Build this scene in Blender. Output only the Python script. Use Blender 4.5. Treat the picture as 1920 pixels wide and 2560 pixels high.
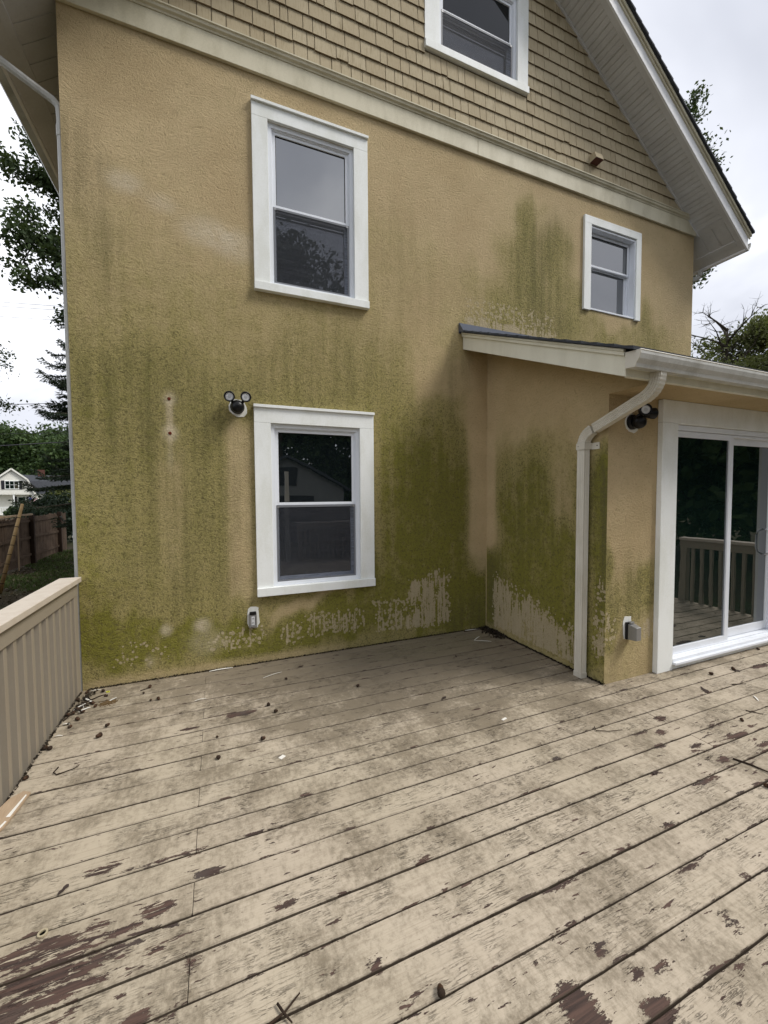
import bpy, bmesh, math, random
import numpy as np
from mathutils import Vector, Matrix
R = math.radians
for o in list(bpy.data.objects): bpy.data.objects.remove(o)
sc = bpy.context.scene
col = sc.collection

# ------------------------------------------------------------------ camera
cam_d = bpy.data.cameras.new('camera'); cam = bpy.data.objects.new('camera', cam_d); col.objects.link(cam)
cr = Vector((0.92423, -0.38178, -0.00621)); cu = Vector((0.02263, 0.03853, 0.99900)); cf = Vector((0.38116, 0.92345, -0.04425))
m = Matrix(((cr.x, cu.x, -cf.x, 0.0094), (cr.y, cu.y, -cf.y, -3.9747), (cr.z, cu.z, -cf.z, 1.6), (0, 0, 0, 1)))
cam.matrix_world = m
cam_d.sensor_fit = 'HORIZONTAL'; cam_d.sensor_width = 36; cam_d.lens = 1015.1 / 1920 * 36
cam_d.clip_start = 0.05; cam_d.clip_end = 3000
sc.camera = cam

# ------------------------------------------------------------------ overcast sky, soft sun, exposure
SUN_DIR = Vector((0.60, -0.36, 0.84)).normalized()
w = bpy.data.worlds.new('World'); sc.world = w; w.use_nodes = True
nt = w.node_tree; nt.nodes.clear()
def wn(t, **k):
    n = nt.nodes.new(t)
    for a, b in k.items(): setattr(n, a, b)
    return n
out = wn('ShaderNodeOutputWorld')
sky = wn('ShaderNodeTexSky', sky_type='NISHITA', sun_disc=False)
sky.sun_elevation = math.asin(SUN_DIR.z); sky.sun_rotation = math.atan2(SUN_DIR.x, SUN_DIR.y)
bg1 = wn('ShaderNodeBackground'); bg1.inputs[1].default_value = 0.09
nt.links.new(sky.outputs[0], bg1.inputs[0])
tc = wn('ShaderNodeTexCoord'); sp = wn('ShaderNodeSeparateXYZ'); nt.links.new(tc.outputs['Generated'], sp.inputs[0])
def wm(op, a, b=None, c=None):
    n = wn('ShaderNodeMath', operation=op)
    for i, v in enumerate((a, b, c)):
        if v is None: continue
        if isinstance(v, (int, float)): n.inputs[i].default_value = v
        else: nt.links.new(v, n.inputs[i])
    return n.outputs[0]
zz = wm('ADD', wm('ABSOLUTE', sp.outputs[2]), 0.32)
cx_ = wm('DIVIDE', sp.outputs[0], zz); cy_ = wm('DIVIDE', sp.outputs[1], zz)
cb = wn('ShaderNodeCombineXYZ'); nt.links.new(cx_, cb.inputs[0]); nt.links.new(cy_, cb.inputs[1]); cb.inputs[2].default_value = 3.7
n1 = wn('ShaderNodeTexNoise'); n1.inputs['Scale'].default_value = 1.15; n1.inputs['Detail'].default_value = 5; n1.inputs['Roughness'].default_value = 0.52; n1.inputs['Distortion'].default_value = 0.5
nt.links.new(cb.outputs[0], n1.inputs['Vector'])
rp = wn('ShaderNodeValToRGB'); nt.links.new(n1.outputs[0], rp.inputs[0])
e = rp.color_ramp.elements
e[0].position = 0.33; e[0].color = (0.33, 0.345, 0.39, 1); e[1].position = 0.68; e[1].color = (0.74, 0.75, 0.775, 1)
x = rp.color_ramp.elements.new(0.50); x.color = (0.455, 0.47, 0.515, 1)
bg2 = wn('ShaderNodeBackground'); nt.links.new(rp.outputs[0], bg2.inputs[0]); bg2.inputs[1].default_value = 0.98
mx = wn('ShaderNodeMixShader')
n2 = wn('ShaderNodeTexNoise'); n2.inputs['Scale'].default_value = 0.8; n2.inputs['Detail'].default_value = 3
nt.links.new(cb.outputs[0], n2.inputs['Vector'])
mr = wn('ShaderNodeMapRange'); nt.links.new(n2.outputs[0], mr.inputs[0]); mr.inputs[1].default_value = 0.35; mr.inputs[2].default_value = 0.5; mr.inputs[3].default_value = 0.86; mr.inputs[4].default_value = 1.0
nt.links.new(mr.outputs[0], mx.inputs[0]); nt.links.new(bg1.outputs[0], mx.inputs[1]); nt.links.new(bg2.outputs[0], mx.inputs[2])
nt.links.new(mx.outputs[0], out.inputs[0])
sl = bpy.data.lights.new('sun', 'SUN'); sl.energy = 1.5; sl.angle = R(20); sl.color = (1.0, 0.965, 0.91)
so = bpy.data.objects.new('sun', sl); col.objects.link(so); so.location = (3, -8, 12)
so.rotation_euler = SUN_DIR.to_track_quat('Z', 'Y').to_euler()
sc.view_settings.view_transform = 'Standard'; sc.view_settings.look = 'None'; sc.view_settings.gamma = 1
sc.view_settings.exposure = 1.06; sc.view_settings.use_curve_mapping = False
sc.cycles.max_bounces = 6; sc.cycles.diffuse_bounces = 3; sc.cycles.glossy_bounces = 3; sc.cycles.transparent_max_bounces = 12

# ------------------------------------------------------------------ material helpers
class N:
    """small node DSL"""
    def __init__(s, name):
        s.m = bpy.data.materials.new(name); s.m.use_nodes = True; s.t = s.m.node_tree; s.t.nodes.clear()
        s.out = s.t.nodes.new('ShaderNodeOutputMaterial'); s._pos = None
    def new(s, t, **k):
        n = s.t.nodes.new(t)
        for a, b in k.items(): setattr(n, a, b)
        return n
    def put(s, sock, v):
        if v is None: return
        if isinstance(v, (int, float)): sock.default_value = v
        elif isinstance(v, (tuple, list)):
            sock.default_value = tuple(v) + ((1,) if len(v) == 3 and len(sock.default_value) == 4 else ())
        else: s.t.links.new(v, sock)
    def pos(s):
        if s._pos is None: s._pos = s.new('ShaderNodeNewGeometry').outputs['Position']
        return s._pos
    def xyz(s, v=None):
        n = s.new('ShaderNodeSeparateXYZ'); s.put(n.inputs[0], v or s.pos()); return n.outputs
    def comb(s, x, y, z):
        n = s.new('ShaderNodeCombineXYZ'); s.put(n.inputs[0], x); s.put(n.inputs[1], y); s.put(n.inputs[2], z); return n.outputs[0]
    def M(s, op, a, b=None, c=None, clamp=False):
        n = s.new('ShaderNodeMath', operation=op, use_clamp=clamp)
        s.put(n.inputs[0], a); s.put(n.inputs[1], b); s.put(n.inputs[2], c); return n.outputs[0]
    def V(s, op, a, b=None):
        n = s.new('ShaderNodeVectorMath', operation=op); s.put(n.inputs[0], a); s.put(n.inputs[1], b)
        return n.outputs[1] if op in ('LENGTH', 'DISTANCE', 'DOT_PRODUCT') else n.outputs[0]
    def noise(s, scale, detail=3, rough=0.5, dist=0, vec=None, stretch=None, color=False):
        v = vec or s.pos()
        if stretch: v = s.V('MULTIPLY', v, stretch)
        n = s.new('ShaderNodeTexNoise'); s.put(n.inputs['Vector'], v); n.inputs['Scale'].default_value = scale
        n.inputs['Detail'].default_value = detail; n.inputs['Roughness'].default_value = rough; n.inputs['Distortion'].default_value = dist
        return n.outputs['Color'] if color else n.outputs['Fac']
    def voro(s, scale, stretch=None, rand=1.0, feature='F1', out='Distance'):
        v = s.pos()
        if stretch: v = s.V('MULTIPLY', v, stretch)
        n = s.new('ShaderNodeTexVoronoi', feature=feature); s.put(n.inputs['Vector'], v); n.inputs['Scale'].default_value = scale
        n.inputs['Randomness'].default_value = rand
        return n.outputs[out]
    def ss(s, v, a, b, lo=0.0, hi=1.0):
        n = s.new('ShaderNodeMapRange', interpolation_type='SMOOTHSTEP'); s.put(n.inputs[0], v)
        n.inputs[1].default_value = a; n.inputs[2].default_value = b; n.inputs[3].default_value = lo; n.inputs[4].default_value = hi
        return n.outputs[0]
    def mix(s, f, a, b, mode='MIX'):
        n = s.new('ShaderNodeMix', data_type='RGBA', blend_type=mode); s.put(n.inputs[0], f); s.put(n.inputs[6], a); s.put(n.inputs[7], b)
        return n.outputs[2]
    def attr(s, name):
        return s.new('ShaderNodeAttribute', attribute_name=name).outputs['Fac']
    def rnd(s): return s.new('ShaderNodeObjectInfo').outputs['Random']
    def island(s): return s.new('ShaderNodeNewGeometry').outputs['Random Per Island']
    def bump(s, h, dist=0.003, strength=1.0):
        n = s.new('ShaderNodeBump'); s.put(n.inputs['Height'], h); n.inputs['Distance'].default_value = dist; n.inputs['Strength'].default_value = strength
        return n.outputs[0]
    def bsdf(s, color, rough=0.8, normal=None, spec=0.3, metal=0, **k):
        n = s.new('ShaderNodeBsdfPrincipled'); s.put(n.inputs['Base Color'], color); s.put(n.inputs['Roughness'], rough)
        s.put(n.inputs['Normal'], normal); s.put(n.inputs['Specular IOR Level'], spec); s.put(n.inputs['Metallic'], metal)
        for a, b in k.items(): s.put(n.inputs[a.replace('_', ' ')], b)
        return n.outputs[0]
    def done(s, sh):
        s.t.links.new(sh, s.out.inputs[0]); return s.m

def paint(name, c, rough=0.55, dirt=0.25, dirtc=(0.25, 0.22, 0.16), scale=7, spec=0.35, metal=0, streak=True):
    n = N(name)
    a = n.noise(scale, 5, 0.6, stretch=(1, 1, 0.35) if streak else None)
    b = n.noise(scale * 18, 2, 0.6)
    f = n.M('MULTIPLY', n.ss(n.M('ADD', a, n.M('MULTIPLY', b, 0.25)), 0.5, 0.85), dirt)
    c2 = n.mix(f, c, dirtc)
    c3 = n.mix(n.M('MULTIPLY', b, 0.10), c2, (c[0] * .7, c[1] * .7, c[2] * .7))
    return n.done(n.bsdf(c3, rough, n.bump(n.noise(180, 2), 0.0008, 0.5), spec, metal))

# stucco ---------------------------------------------------------
def make_stucco(name, plain=False):
    n = N(name)
    big = n.noise(1.7, 4, 0.55); mid = n.noise(9, 4, 0.6); fine = n.noise(75, 3, 0.65, 0.6); grit = n.noise(170, 2, 0.6)
    streak = n.noise(1.0, 5, 0.6, stretch=(11, 11, 0.8)); streak2 = n.noise(1.0, 3, 0.6, stretch=(45, 45, 4.0))
    tan = n.mix(n.ss(big, 0.3, 0.7), (0.500, 0.382, 0.215), (0.578, 0.452, 0.265))
    tan = n.mix(n.M('MULTIPLY', n.ss(mid, 0.45, 0.75), 0.35), tan, (0.47, 0.375, 0.21))
    col_ = tan
    if not plain:
        a0 = n.attr('algae'); b0 = n.attr('bare'); s0 = n.attr('soot')
        a = n.M('ADD', a0, n.M('MULTIPLY', n.M('SUBTRACT', streak, 0.5), n.M('MULTIPLY', n.M('ADD', a0, 0.10), 0.58)))
        a = n.M('ADD', a, n.M('MULTIPLY', n.M('SUBTRACT', mid, 0.5), n.M('MULTIPLY', n.M('ADD', a0, 0.1), 0.7)))
        a = n.M('ADD', a, n.M('MULTIPLY', n.M('SUBTRACT', big, 0.5), 0.35), None, True)
        c1 = n.mix(n.ss(a, 0.02, 0.66), tan, (0.350, 0.298, 0.118))
        c1 = n.mix(n.ss(a, 0.60, 1.08), c1, (0.205, 0.195, 0.032))
        # dark spores: small worm-like specks in the hollows of the render
        sp_ = n.ss(n.M('ADD', n.noise(62, 3, 0.75, 0.9), n.M('MULTIPLY', n.noise(26, 3, .6), 0.45)), 0.70, 0.86)
        c1 = n.mix(n.M('MULTIPLY', sp_, n.ss(a, 0.12, 0.7, 0.04, 0.72)), c1, (0.095, 0.082, 0.034))
        so_ = n.M('MULTIPLY', s0, n.ss(n.M('ADD', n.M('MULTIPLY', streak, 0.55), n.M('MULTIPLY', fine, 0.55)), 0.40, 0.72))
        c1 = n.mix(n.M('MULTIPLY', so_, .9), c1, (0.120, 0.108, 0.046))
        # washed-off patches: drips and round spots
        drip = n.noise(1.0, 3, 0.55, stretch=(30, 30, 3.2))
        bb = n.M('ADD', b0, n.M('MULTIPLY', n.M('SUBTRACT', drip, 0.5), 1.5))
        bb = n.M('ADD', bb, n.M('MULTIPLY', n.M('SUBTRACT', n.noise(60, 3, .6), 0.5), 0.5))
        bm = n.ss(bb, 0.56, 0.64)
        vd = n.voro(26, rand=1.0); rnd_ = n.noise(23, 1)
        rad = n.M('MULTIPLY', n.M('MULTIPLY', n.ss(b0, 0.10, 0.45), rnd_), 0.72)
        sm = n.ss(n.M('SUBTRACT', n.M('MULTIPLY', rad, 1.15), vd), -0.02, 0.05)
        bm = n.M('MAXIMUM', bm, n.M('MULTIPLY', sm, 0.85))
        bare_c = n.mix(n.M('MULTIPLY', streak2, 0.6), (0.52, 0.43, 0.29), (0.38, 0.32, 0.195))
        c1 = n.mix(n.M('MULTIPLY', bm, n.ss(fine, 0.3, 0.5, 0.55, 0.92)), c1, bare_c)
        ch = n.attr('chalk')
        c1 = n.mix(n.M('MULTIPLY', ch, n.ss(mid, 0.25, 0.6, 0.4, 1)), c1, (0.62, 0.53, 0.38))
        col_ = c1
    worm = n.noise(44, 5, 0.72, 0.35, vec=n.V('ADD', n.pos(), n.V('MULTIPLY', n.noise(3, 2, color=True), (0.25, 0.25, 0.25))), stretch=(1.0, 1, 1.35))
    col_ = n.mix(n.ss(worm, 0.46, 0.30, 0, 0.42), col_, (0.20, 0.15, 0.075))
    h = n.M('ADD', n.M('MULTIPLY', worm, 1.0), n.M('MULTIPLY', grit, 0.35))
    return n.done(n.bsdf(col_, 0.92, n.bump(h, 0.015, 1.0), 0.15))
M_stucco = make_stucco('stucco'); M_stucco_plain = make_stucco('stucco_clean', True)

M_white = paint('white_trim', (0.86, 0.88, 0.86), 0.5, 0.30, (0.50, 0.50, 0.38), 5)
M_vinyl = paint('white_vinyl', (0.80, 0.83, 0.88), 0.35, 0.12, (0.5, 0.5, 0.48))
M_cream = paint('cream_trim', (0.64, 0.59, 0.44), 0.6, 0.45, (0.33, 0.29, 0.17), 5)
M_rake = paint('rake_trim', (0.74, 0.72, 0.60), 0.55, 0.25, (0.4, 0.37, 0.27))
M_fascia = paint('white_fascia', (0.80, 0.80, 0.80), 0.5, 0.15, (0.4, 0.4, 0.38))
M_soffit = paint('soffit_vinyl', (0.62, 0.615, 0.60), 0.6, 0.30, (0.34, 0.32, 0.29), 3)
M_gutter = paint('gutter_metal', (0.58, 0.58, 0.55), 0.42, 0.6, (0.27, 0.26, 0.22), 4)
M_spout = paint('downspout_metal', (0.60, 0.57, 0.49), 0.45, 0.35, (0.36, 0.32, 0.24), 9)
M_rail = paint('railing_paint', (0.300, 0.258, 0.198), 0.55, 0.25, (0.26, 0.21, 0.15), 8)
M_railtop = paint('railing_cap_paint', (0.56, 0.495, 0.41), 0.5, 0.35, (0.40, 0.31, 0.22), 9)
M_black = paint('black_plastic', (0.008, 0.008, 0.009), 0.34, 0.1, (0.03, 0.03, 0.03), spec=0.25)
M_lens = paint('lamp_lens', (0.62, 0.63, 0.64), 0.25, 0.1, (0.4, 0.4, 0.4), spec=0.6)
M_lens2 = paint('lamp_lens_ring', (0.40, 0.41, 0.42), 0.3, 0.1, (0.3, 0.3, 0.3), spec=0.5)
M_grey = paint('grey_metal', (0.33, 0.33, 0.33), 0.4, 0.3, (0.2, 0.2, 0.2), metal=0.6)
M_caulk = paint('white_caulk', (0.78, 0.78, 0.74), 0.8, 0.3, (0.5, 0.5, 0.4), 20)
M_flash = paint('metal_flashing', (0.11, 0.125, 0.16), 0.42, 0.3, (0.08, 0.08, 0.10), 6, 0.5, 0.3, False)
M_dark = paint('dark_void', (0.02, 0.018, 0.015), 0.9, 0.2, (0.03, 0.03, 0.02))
M_joist = paint('deck_joist_wood', (0.10, 0.075, 0.05), 0.9, 0.5, (0.04, 0.03, 0.02))
M_strip = paint('white_splinter', (0.80, 0.78, 0.72), 0.6, 0.2, (0.5, 0.45, 0.35))

def make_shingle():
    n = N('cedar_shingle'); r = n.rnd(); isl = n.island()
    rr = n.M('FRACT', n.M('ADD', r, isl))
    g = n.noise(1.0, 4, 0.65, stretch=(90, 90, 7)); g2 = n.noise(1.0, 4, 0.6, stretch=(26, 26, 2.2)); b = n.noise(1.4, 3)
    c = n.mix(rr, (0.425, 0.355, 0.235), (0.50, 0.43, 0.295))
    c = n.mix(n.ss(b, 0.35, 0.7, 0, 0.5), c, (0.41, 0.34, 0.22))
    c = n.mix(n.M('MULTIPLY', n.ss(g2, 0.54, 0.74), n.ss(rr, 0.35, 1.0, 0.1, 0.75)), c, (0.20, 0.15, 0.08))
    c = n.mix(n.ss(g, 0.45, 0.75, 0, 0.45), c, (0.27, 0.20, 0.11))
    return n.done(n.bsdf(c, 0.85, n.bump(g, 0.002, 0.8), 0.15))
M_shingle = make_shingle()
n = N('shingle_butt'); M_butt = n.done(n.bsdf(n.mix(n.noise(14, 3), (0.15, 0.105, 0.065), (0.24, 0.18, 0.12)), 0.9))  # dark brown wood; the shade lines under the courses are put into this colour
n = N('asphalt_shingle'); g = n.noise(300, 2); k_ = n.noise(6, 3)
M_asphalt = n.done(n.bsdf(n.mix(n.M('MULTIPLY', n.M('ADD', g, k_), 0.5), (0.02, 0.022, 0.027), (0.085, 0.09, 0.10)), 0.9, n.bump(g, 0.002), 0.2))

def make_glass(name, ior=2.0, tint=(0.006, 0.009, 0.010)):
    n = N(name); wv = n.noise(2.2, 2, 0.4)
    s_ = n.bsdf(tint, 0.012, n.bump(wv, 0.0025, 0.5), 0.5, IOR=ior)
    return n.done(s_)
M_glass = make_glass('window_glass', 3.0)
M_doorglass = make_glass('door_glass', 2.5, (0.005, 0.012, 0.010))
M_darkglass = make_glass('dark_glass', 1.40, (0.004, 0.006, 0.009))
def make_screen():
    n = N('insect_screen')
    tr = n.new('ShaderNodeBsdfTransparent'); tr.inputs[0].default_value = (0.86, 0.87, 0.9, 1)
    d = n.bsdf((0.05, 0.055, 0.065), 0.6, None, 0.3)
    X = n.xyz()
    wv = n.noise(1.0, 3, 0.6, 1.2, stretch=(3, 3, 60))
    f = n.ss(wv, 0.3, 0.7, 0.20, 0.36)
    mxs = n.new('ShaderNodeMixShader'); n.put(mxs.inputs[0], f); n.put(mxs.inputs[1], tr.outputs[0]); n.put(mxs.inputs[2], d)
    return n.done(mxs.outputs[0])
M_screen = make_screen()

# deck paint -----------------------------------------------------
PATCH = [(.14,-.891,.10,.034),(-.192,-.953,.055,.02),(2.882,-2.121,.05,.026),(2.57,-2.187,.07,.016),(2.714,-2.234,.04,.024),(2.563,-2.331,.045,.018),
 (3.146,-2.453,.09,.02),(3.109,-2.32,.04,.014),(2.778,-2.564,.045,.024),(2.483,-2.634,.10,.012),(2.287,-2.484,.035,.014),(1.868,-2.17,.032,.018),
 (3.186,-2.577,.08,.015),(2.781,-2.415,.05,.018),(-.479,-1.967,.06,.018),(-.17,-2.018,.10,.011),(-.057,-2.156,.06,.02),(-.237,-2.246,.06,.032),
 (-.613,-2.25,.12,.035),(-.516,-2.308,.06,.02),(-.352,-2.352,.08,.014),(-.341,-2.284,.06,.01),(-.58,-2.35,.10,.035),(-.482,-2.43,.12,.02),
 (-.66,-2.43,.09,.035),(-.106,-2.5,.014,.036),(-.144,-2.636,.012,.03),(-.25,-2.604,.045,.024),(.226,-2.424,.04,.013),(.421,-1.872,.04,.011),
 (.476,-2.755,.022,.024),(.799,-2.464,.025,.014),(.148,-2.022,.04,.01),(1.016,-3.115,.055,.085),(1.239,-3.205,.055,.035),(1.214,-3.009,.024,.022),
 (1.262,-3.111,.022,.018),(1.36,-3.125,.028,.012),(1.747,-3.126,.010,.036),(1.982,-2.751,.045,.010),(2.015,-3.051,.016,.014),(1.828,-2.93,.06,.008),
 (1.262,-2.775,.09,.01),(-.44,-2.236,.05,.012),(4.6,-1.90,.12,.03),(5.0,-2.3,.10,.04),(4.4,-2.15,.08,.02)]
def make_deck():
    n = N('weathered_deck_paint'); X = n.xyz(); px, py = X[0], X[1]
    v = n.M('FRACT', n.M('DIVIDE', n.M('ADD', py, 2.177), 0.147))
    ed = n.M('MULTIPLY', n.M('MINIMUM', v, n.M('SUBTRACT', 1.0, v)), 0.147)
    flat = n.comb(px, py, 0.0); r = n.rnd()
    off = n.comb(n.M('MULTIPLY', r, 37.0), 0.0, n.M('MULTIPLY', r, 19.0))
    pb = n.V('ADD', flat, off)       # every board its own grain
    low = n.noise(0.9, 3, 0.5, vec=flat); mid = n.noise(4.5, 7, 0.74, vec=flat)
    brush = n.noise(1.0, 4, 0.7, vec=pb, stretch=(55, 14, 1)); blot = n.noise(34, 6, 0.8, vec=flat)
    grain = n.noise(1.0, 4, 0.65, vec=pb, stretch=(5, 170, 1)); grain2 = n.noise(1.0, 3, 0.6, 0.4, vec=pb, stretch=(2.2, 55, 1))
    base = n.mix(r, (0.395, 0.335, 0.248), (0.465, 0.400, 0.300))
    base = n.mix(n.ss(low, 0.35, 0.65, 0, .6), base, (0.49, 0.415, 0.325))
    # grime lies heavier towards the sheltered corner by the wall
    corner = n.ss(n.V('LENGTH', n.V('MULTIPLY', n.V('SUBTRACT', flat, (2.2, -0.5, 0)), (0.55, 1.0, 1))), 0.1, 2.0, 0.42, 0.0)
    wall_ = n.ss(py, -0.9, 0.0, 0.0, 0.22)
    gr = n.M('ADD', n.M('ADD', n.M('MULTIPLY', mid, 0.9), n.M('MULTIPLY', brush, 0.35)), n.M('ADD', corner, wall_))
    gr = n.M('ADD', gr, n.M('MULTIPLY', n.M('SUBTRACT', blot, 0.5), 1.0))
    gr = n.M('ADD', gr, n.M('MULTIPLY', n.M('SUBTRACT', n.noise(2.2, 3, 0.6, vec=flat), 0.5), 0.7))
    gm = n.ss(gr, 0.46, 0.94, 0.0, 0.84)
    c = n.mix(gm, base, (0.165, 0.135, 0.092))
    green = n.M('MULTIPLY', n.ss(n.V('LENGTH', n.V('MULTIPLY', n.V('SUBTRACT', flat, (2.1, -0.25, 0)), (0.7, 1.8, 1))), 0.2, 0.8, 0.55, 0.0), n.ss(blot, .35, .65))
    c = n.mix(green, c, (0.12, 0.115, 0.05))
    c = n.mix(n.ss(grain, 0.45, 0.75, 0, 0.34), c, (0.22, 0.17, 0.115))
    # hairline cracks along the grain where the paint has failed
    cm = n.ss(n.noise(2.1, 3, 0.6, vec=n.V('ADD', pb, (9.0, 3.0, 0))), 0.42, 0.60)
    cr_ = n.M('ABSOLUTE', n.M('SUBTRACT', n.noise(1.0, 4, 0.62, 0.5, vec=pb, stretch=(9, 85, 1)), 0.5))
    crk = n.M('MULTIPLY', n.ss(cr_, 0.006, 0.026, 1.0, 0.0), cm)
    brk = n.ss(n.noise(14, 3, 0.6, vec=flat), 0.40, 0.58)
    crk = n.M('MULTIPLY', crk, brk)
    c = n.mix(n.M('MULTIPLY', crk, 0.55), c, (0.07, 0.052, 0.04))
    # flaked-off areas
    wv = n.noise(26, 5, 0.82, vec=flat, stretch=(0.7, 2.2, 1), color=True)
    wp = n.V('ADD', flat, n.V('MULTIPLY', n.V('SUBTRACT', wv, (0.5, 0.5, 0.5)), (0.20, 0.075, 0)))
    dmin = None
    for (a, b, rx, ry) in PATCH:
        d = n.V('LENGTH', n.V('MULTIPLY', n.V('SUBTRACT', wp, (a, b, 0)), (.9 / rx, .9 / ry, 0)))
        dmin = d if dmin is None else n.M('MINIMUM', dmin, d)
    sliv = n.ss(n.noise(1.0, 4, 0.65, 0.3, vec=pb, stretch=(7, 75, 1)), 0.56, 0.59, 1.0, 0.0)
    pk = n.M('MULTIPLY', n.ss(dmin, 0.92, 0.99, 1.0, 0.0), n.M('MAXIMUM', sliv, n.ss(px, -0.2, 0.0)))
    d1 = n.V('LENGTH', n.V('MULTIPLY', n.V('SUBTRACT', flat, (-0.62, -2.38, 0)), (1.3, 2.6, 1)))
    d2 = n.V('LENGTH', n.V('MULTIPLY', n.V('SUBTRACT', flat, (3.1, -2.5, 0)), (0.9, 2.0, 1)))
    d3 = n.V('LENGTH', n.V('MULTIPLY', n.V('SUBTRACT', flat, (1.7, -3.4, 0)), (1.0, 1.6, 1)))
    dens = n.M('MAXIMUM', n.M('MAXIMUM', n.ss(d1, 0.0, 0.9, 0.17, 0.0), n.ss(d2, 0.0, 0.8, 0.07, 0)), n.ss(d3, 0.0, 0.8, 0.07, 0))
    dens = n.M('ADD', dens, n.ss(ed, 0.0, 0.014, 0.085, 0.0))
    dens = n.M('ADD', dens, n.M('MULTIPLY', n.M('SUBTRACT', low, 0.5), 0.08))
    pl = n.noise(1.0, 5, 0.66, 0.25, vec=pb, stretch=(9, 42, 1))
    pk = n.M('MAXIMUM', pk, n.ss(n.M('ADD', pl, dens), 0.652, 0.664))
    pkc = n.mix(n.ss(grain2, 0.35, 0.65), (0.048, 0.033, 0.028), (0.105, 0.064, 0.050))
    pkc = n.mix(n.ss(n.noise(5, 2, vec=flat), 0.5, 0.7, 0, 0.5), pkc, (0.085, 0.075, 0.065))
    rim = n.mix(n.ss(dmin, 0.98, 1.12, 0.25, 0.0), c, (0.62, 0.53, 0.40))
    c = n.mix(pk, rim, pkc)
    c = n.mix(n.ss(n.M('ADD', ed, n.M('MULTIPLY', n.noise(30, 3, .7, vec=flat), 0.006)), 0.0058, 0.0082, 0.85, 0.0), c, (0.07, 0.053, 0.038))
    side = n.ss(n.xyz(n.new('ShaderNodeNewGeometry').outputs['True Normal'])[2], 0.2, 0.75, 0.85, 0.0)
    c = n.mix(side, c, (0.07, 0.052, 0.036))
    h = n.M('ADD', n.M('MULTIPLY', grain, 0.25), n.M('ADD', n.M('MULTIPLY', pk, -0.9), n.M('MULTIPLY', crk, -1.0)))
    h = n.M('ADD', h, n.M('MULTIPLY', blot, 0.2))
    return n.done(n.bsdf(c, n.ss(pk, 0, 1, 0.72, 0.85), n.bump(h, 0.0022, 0.9), 0.25))
M_deck = make_deck()

def make_wood(name, c1, c2, st=(14, 14, 1.2), rough=0.9):
    n = N(name); g = n.noise(1.0, 4, 0.65, vec=n.V('ADD', n.pos(), n.comb(n.M('MULTIPLY', n.rnd(), 11), 0, n.M('MULTIPLY', n.island(), 7))), stretch=st)
    b = n.noise(3, 3); r = n.M('FRACT', n.M('ADD', n.rnd(), n.island()))
    c = n.mix(g, c1, c2); c = n.mix(n.ss(b, 0.4, 0.7, 0, .5), c, tuple(q * .55 for q in c1)); c = n.mix(n.M('MULTIPLY', r, .35), c, c1)
    return n.done(n.bsdf(c, rough, n.bump(g, 0.004), 0.15))
M_fence = make_wood('weathered_fence_wood', (0.075, 0.048, 0.032), (0.20, 0.145, 0.10), (60, 60, 3))
M_post = make_wood('dark_fence_post', (0.028, 0.018, 0.013), (0.07, 0.045, 0.03), (40, 40, 3))
M_red = make_wood('red_brown_wood', (0.12, 0.028, 0.015), (0.19, 0.05, 0.03), (30, 30, 3))
M_bark = make_wood('bark', (0.03, 0.025, 0.018), (0.09, 0.075, 0.055), (20, 20, 5))
M_pale = make_wood('pale_bare_wood', (0.34, 0.24, 0.15), (0.52, 0.40, 0.28), (60, 8, 8))
M_bamboo = make_wood('bamboo', (0.22, 0.15, 0.07), (0.38, 0.27, 0.14), (5, 5, 8))
M_twig = make_wood('twig_bark', (0.02, 0.014, 0.01), (0.07, 0.045, 0.03), (50, 50, 50))
M_acorn = make_wood('acorn_shell', (0.035, 0.018, 0.010), (0.10, 0.052, 0.028), (90, 90, 90), 0.45)
M_cup = make_wood('acorn_cup', (0.025, 0.017, 0.012), (0.075, 0.05, 0.035), (200, 200, 200))

def make_leaf(name, c1, c2, tr=0.25):
    n = N(name); i = n.island(); g = n.noise(0.9, 3)
    c = n.mix(i, c1, c2); c = n.mix(n.ss(g, .35, .65, 0, .5), c, tuple(q * .6 for q in c1))
    d = n.bsdf(c, 0.6, None, 0.25); t = n.new('ShaderNodeBsdfTranslucent'); n.put(t.inputs[0], n.mix(0.5, c, (0.10, 0.14, 0.02)))
    mx_ = n.new('ShaderNodeMixShader'); mx_.inputs[0].default_value = tr; n.put(mx_.inputs[1], d); n.put(mx_.inputs[2], t.outputs[0])
    return n.done(mx_.outputs[0])
M_leaf = make_leaf('oak_leaf', (0.034, 0.058, 0.021), (0.080, 0.115, 0.046))
M_leaf2 = make_leaf('maple_leaf', (0.028, 0.058, 0.016), (0.080, 0.125, 0.040))
M_leaf3 = make_leaf('yellow_green_leaf', (0.10, 0.12, 0.035), (0.19, 0.20, 0.075), 0.4)
M_needle = make_leaf('spruce_needle', (0.012, 0.026, 0.013), (0.035, 0.055, 0.030), 0.1)
M_grass = make_leaf('grass_blade', (0.055, 0.09, 0.022), (0.12, 0.17, 0.05))
M_litter = make_leaf('fallen_leaf', (0.05, 0.04, 0.02), (0.16, 0.13, 0.08), 0.05)
n = N('soil'); a = n.noise(0.5, 4); b = n.noise(9, 5, .7)
cc = n.mix(n.ss(a, .4, .6), (0.035, 0.028, 0.018), (0.045, 0.06, 0.02)); cc = n.mix(n.ss(b, .35, .7), cc, (0.07, 0.055, 0.035))
M_soil = n.done(n.bsdf(cc, 0.95, n.bump(b, 0.03), 0.1))
M_siding = paint('white_siding', (0.78, 0.77, 0.70), 0.6, 0.15, (0.5, 0.48, 0.4), 3)
M_garage = paint('grey_siding', (0.18, 0.185, 0.18), 0.6, 0.2, (0.3, 0.3, 0.28), 3)
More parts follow.
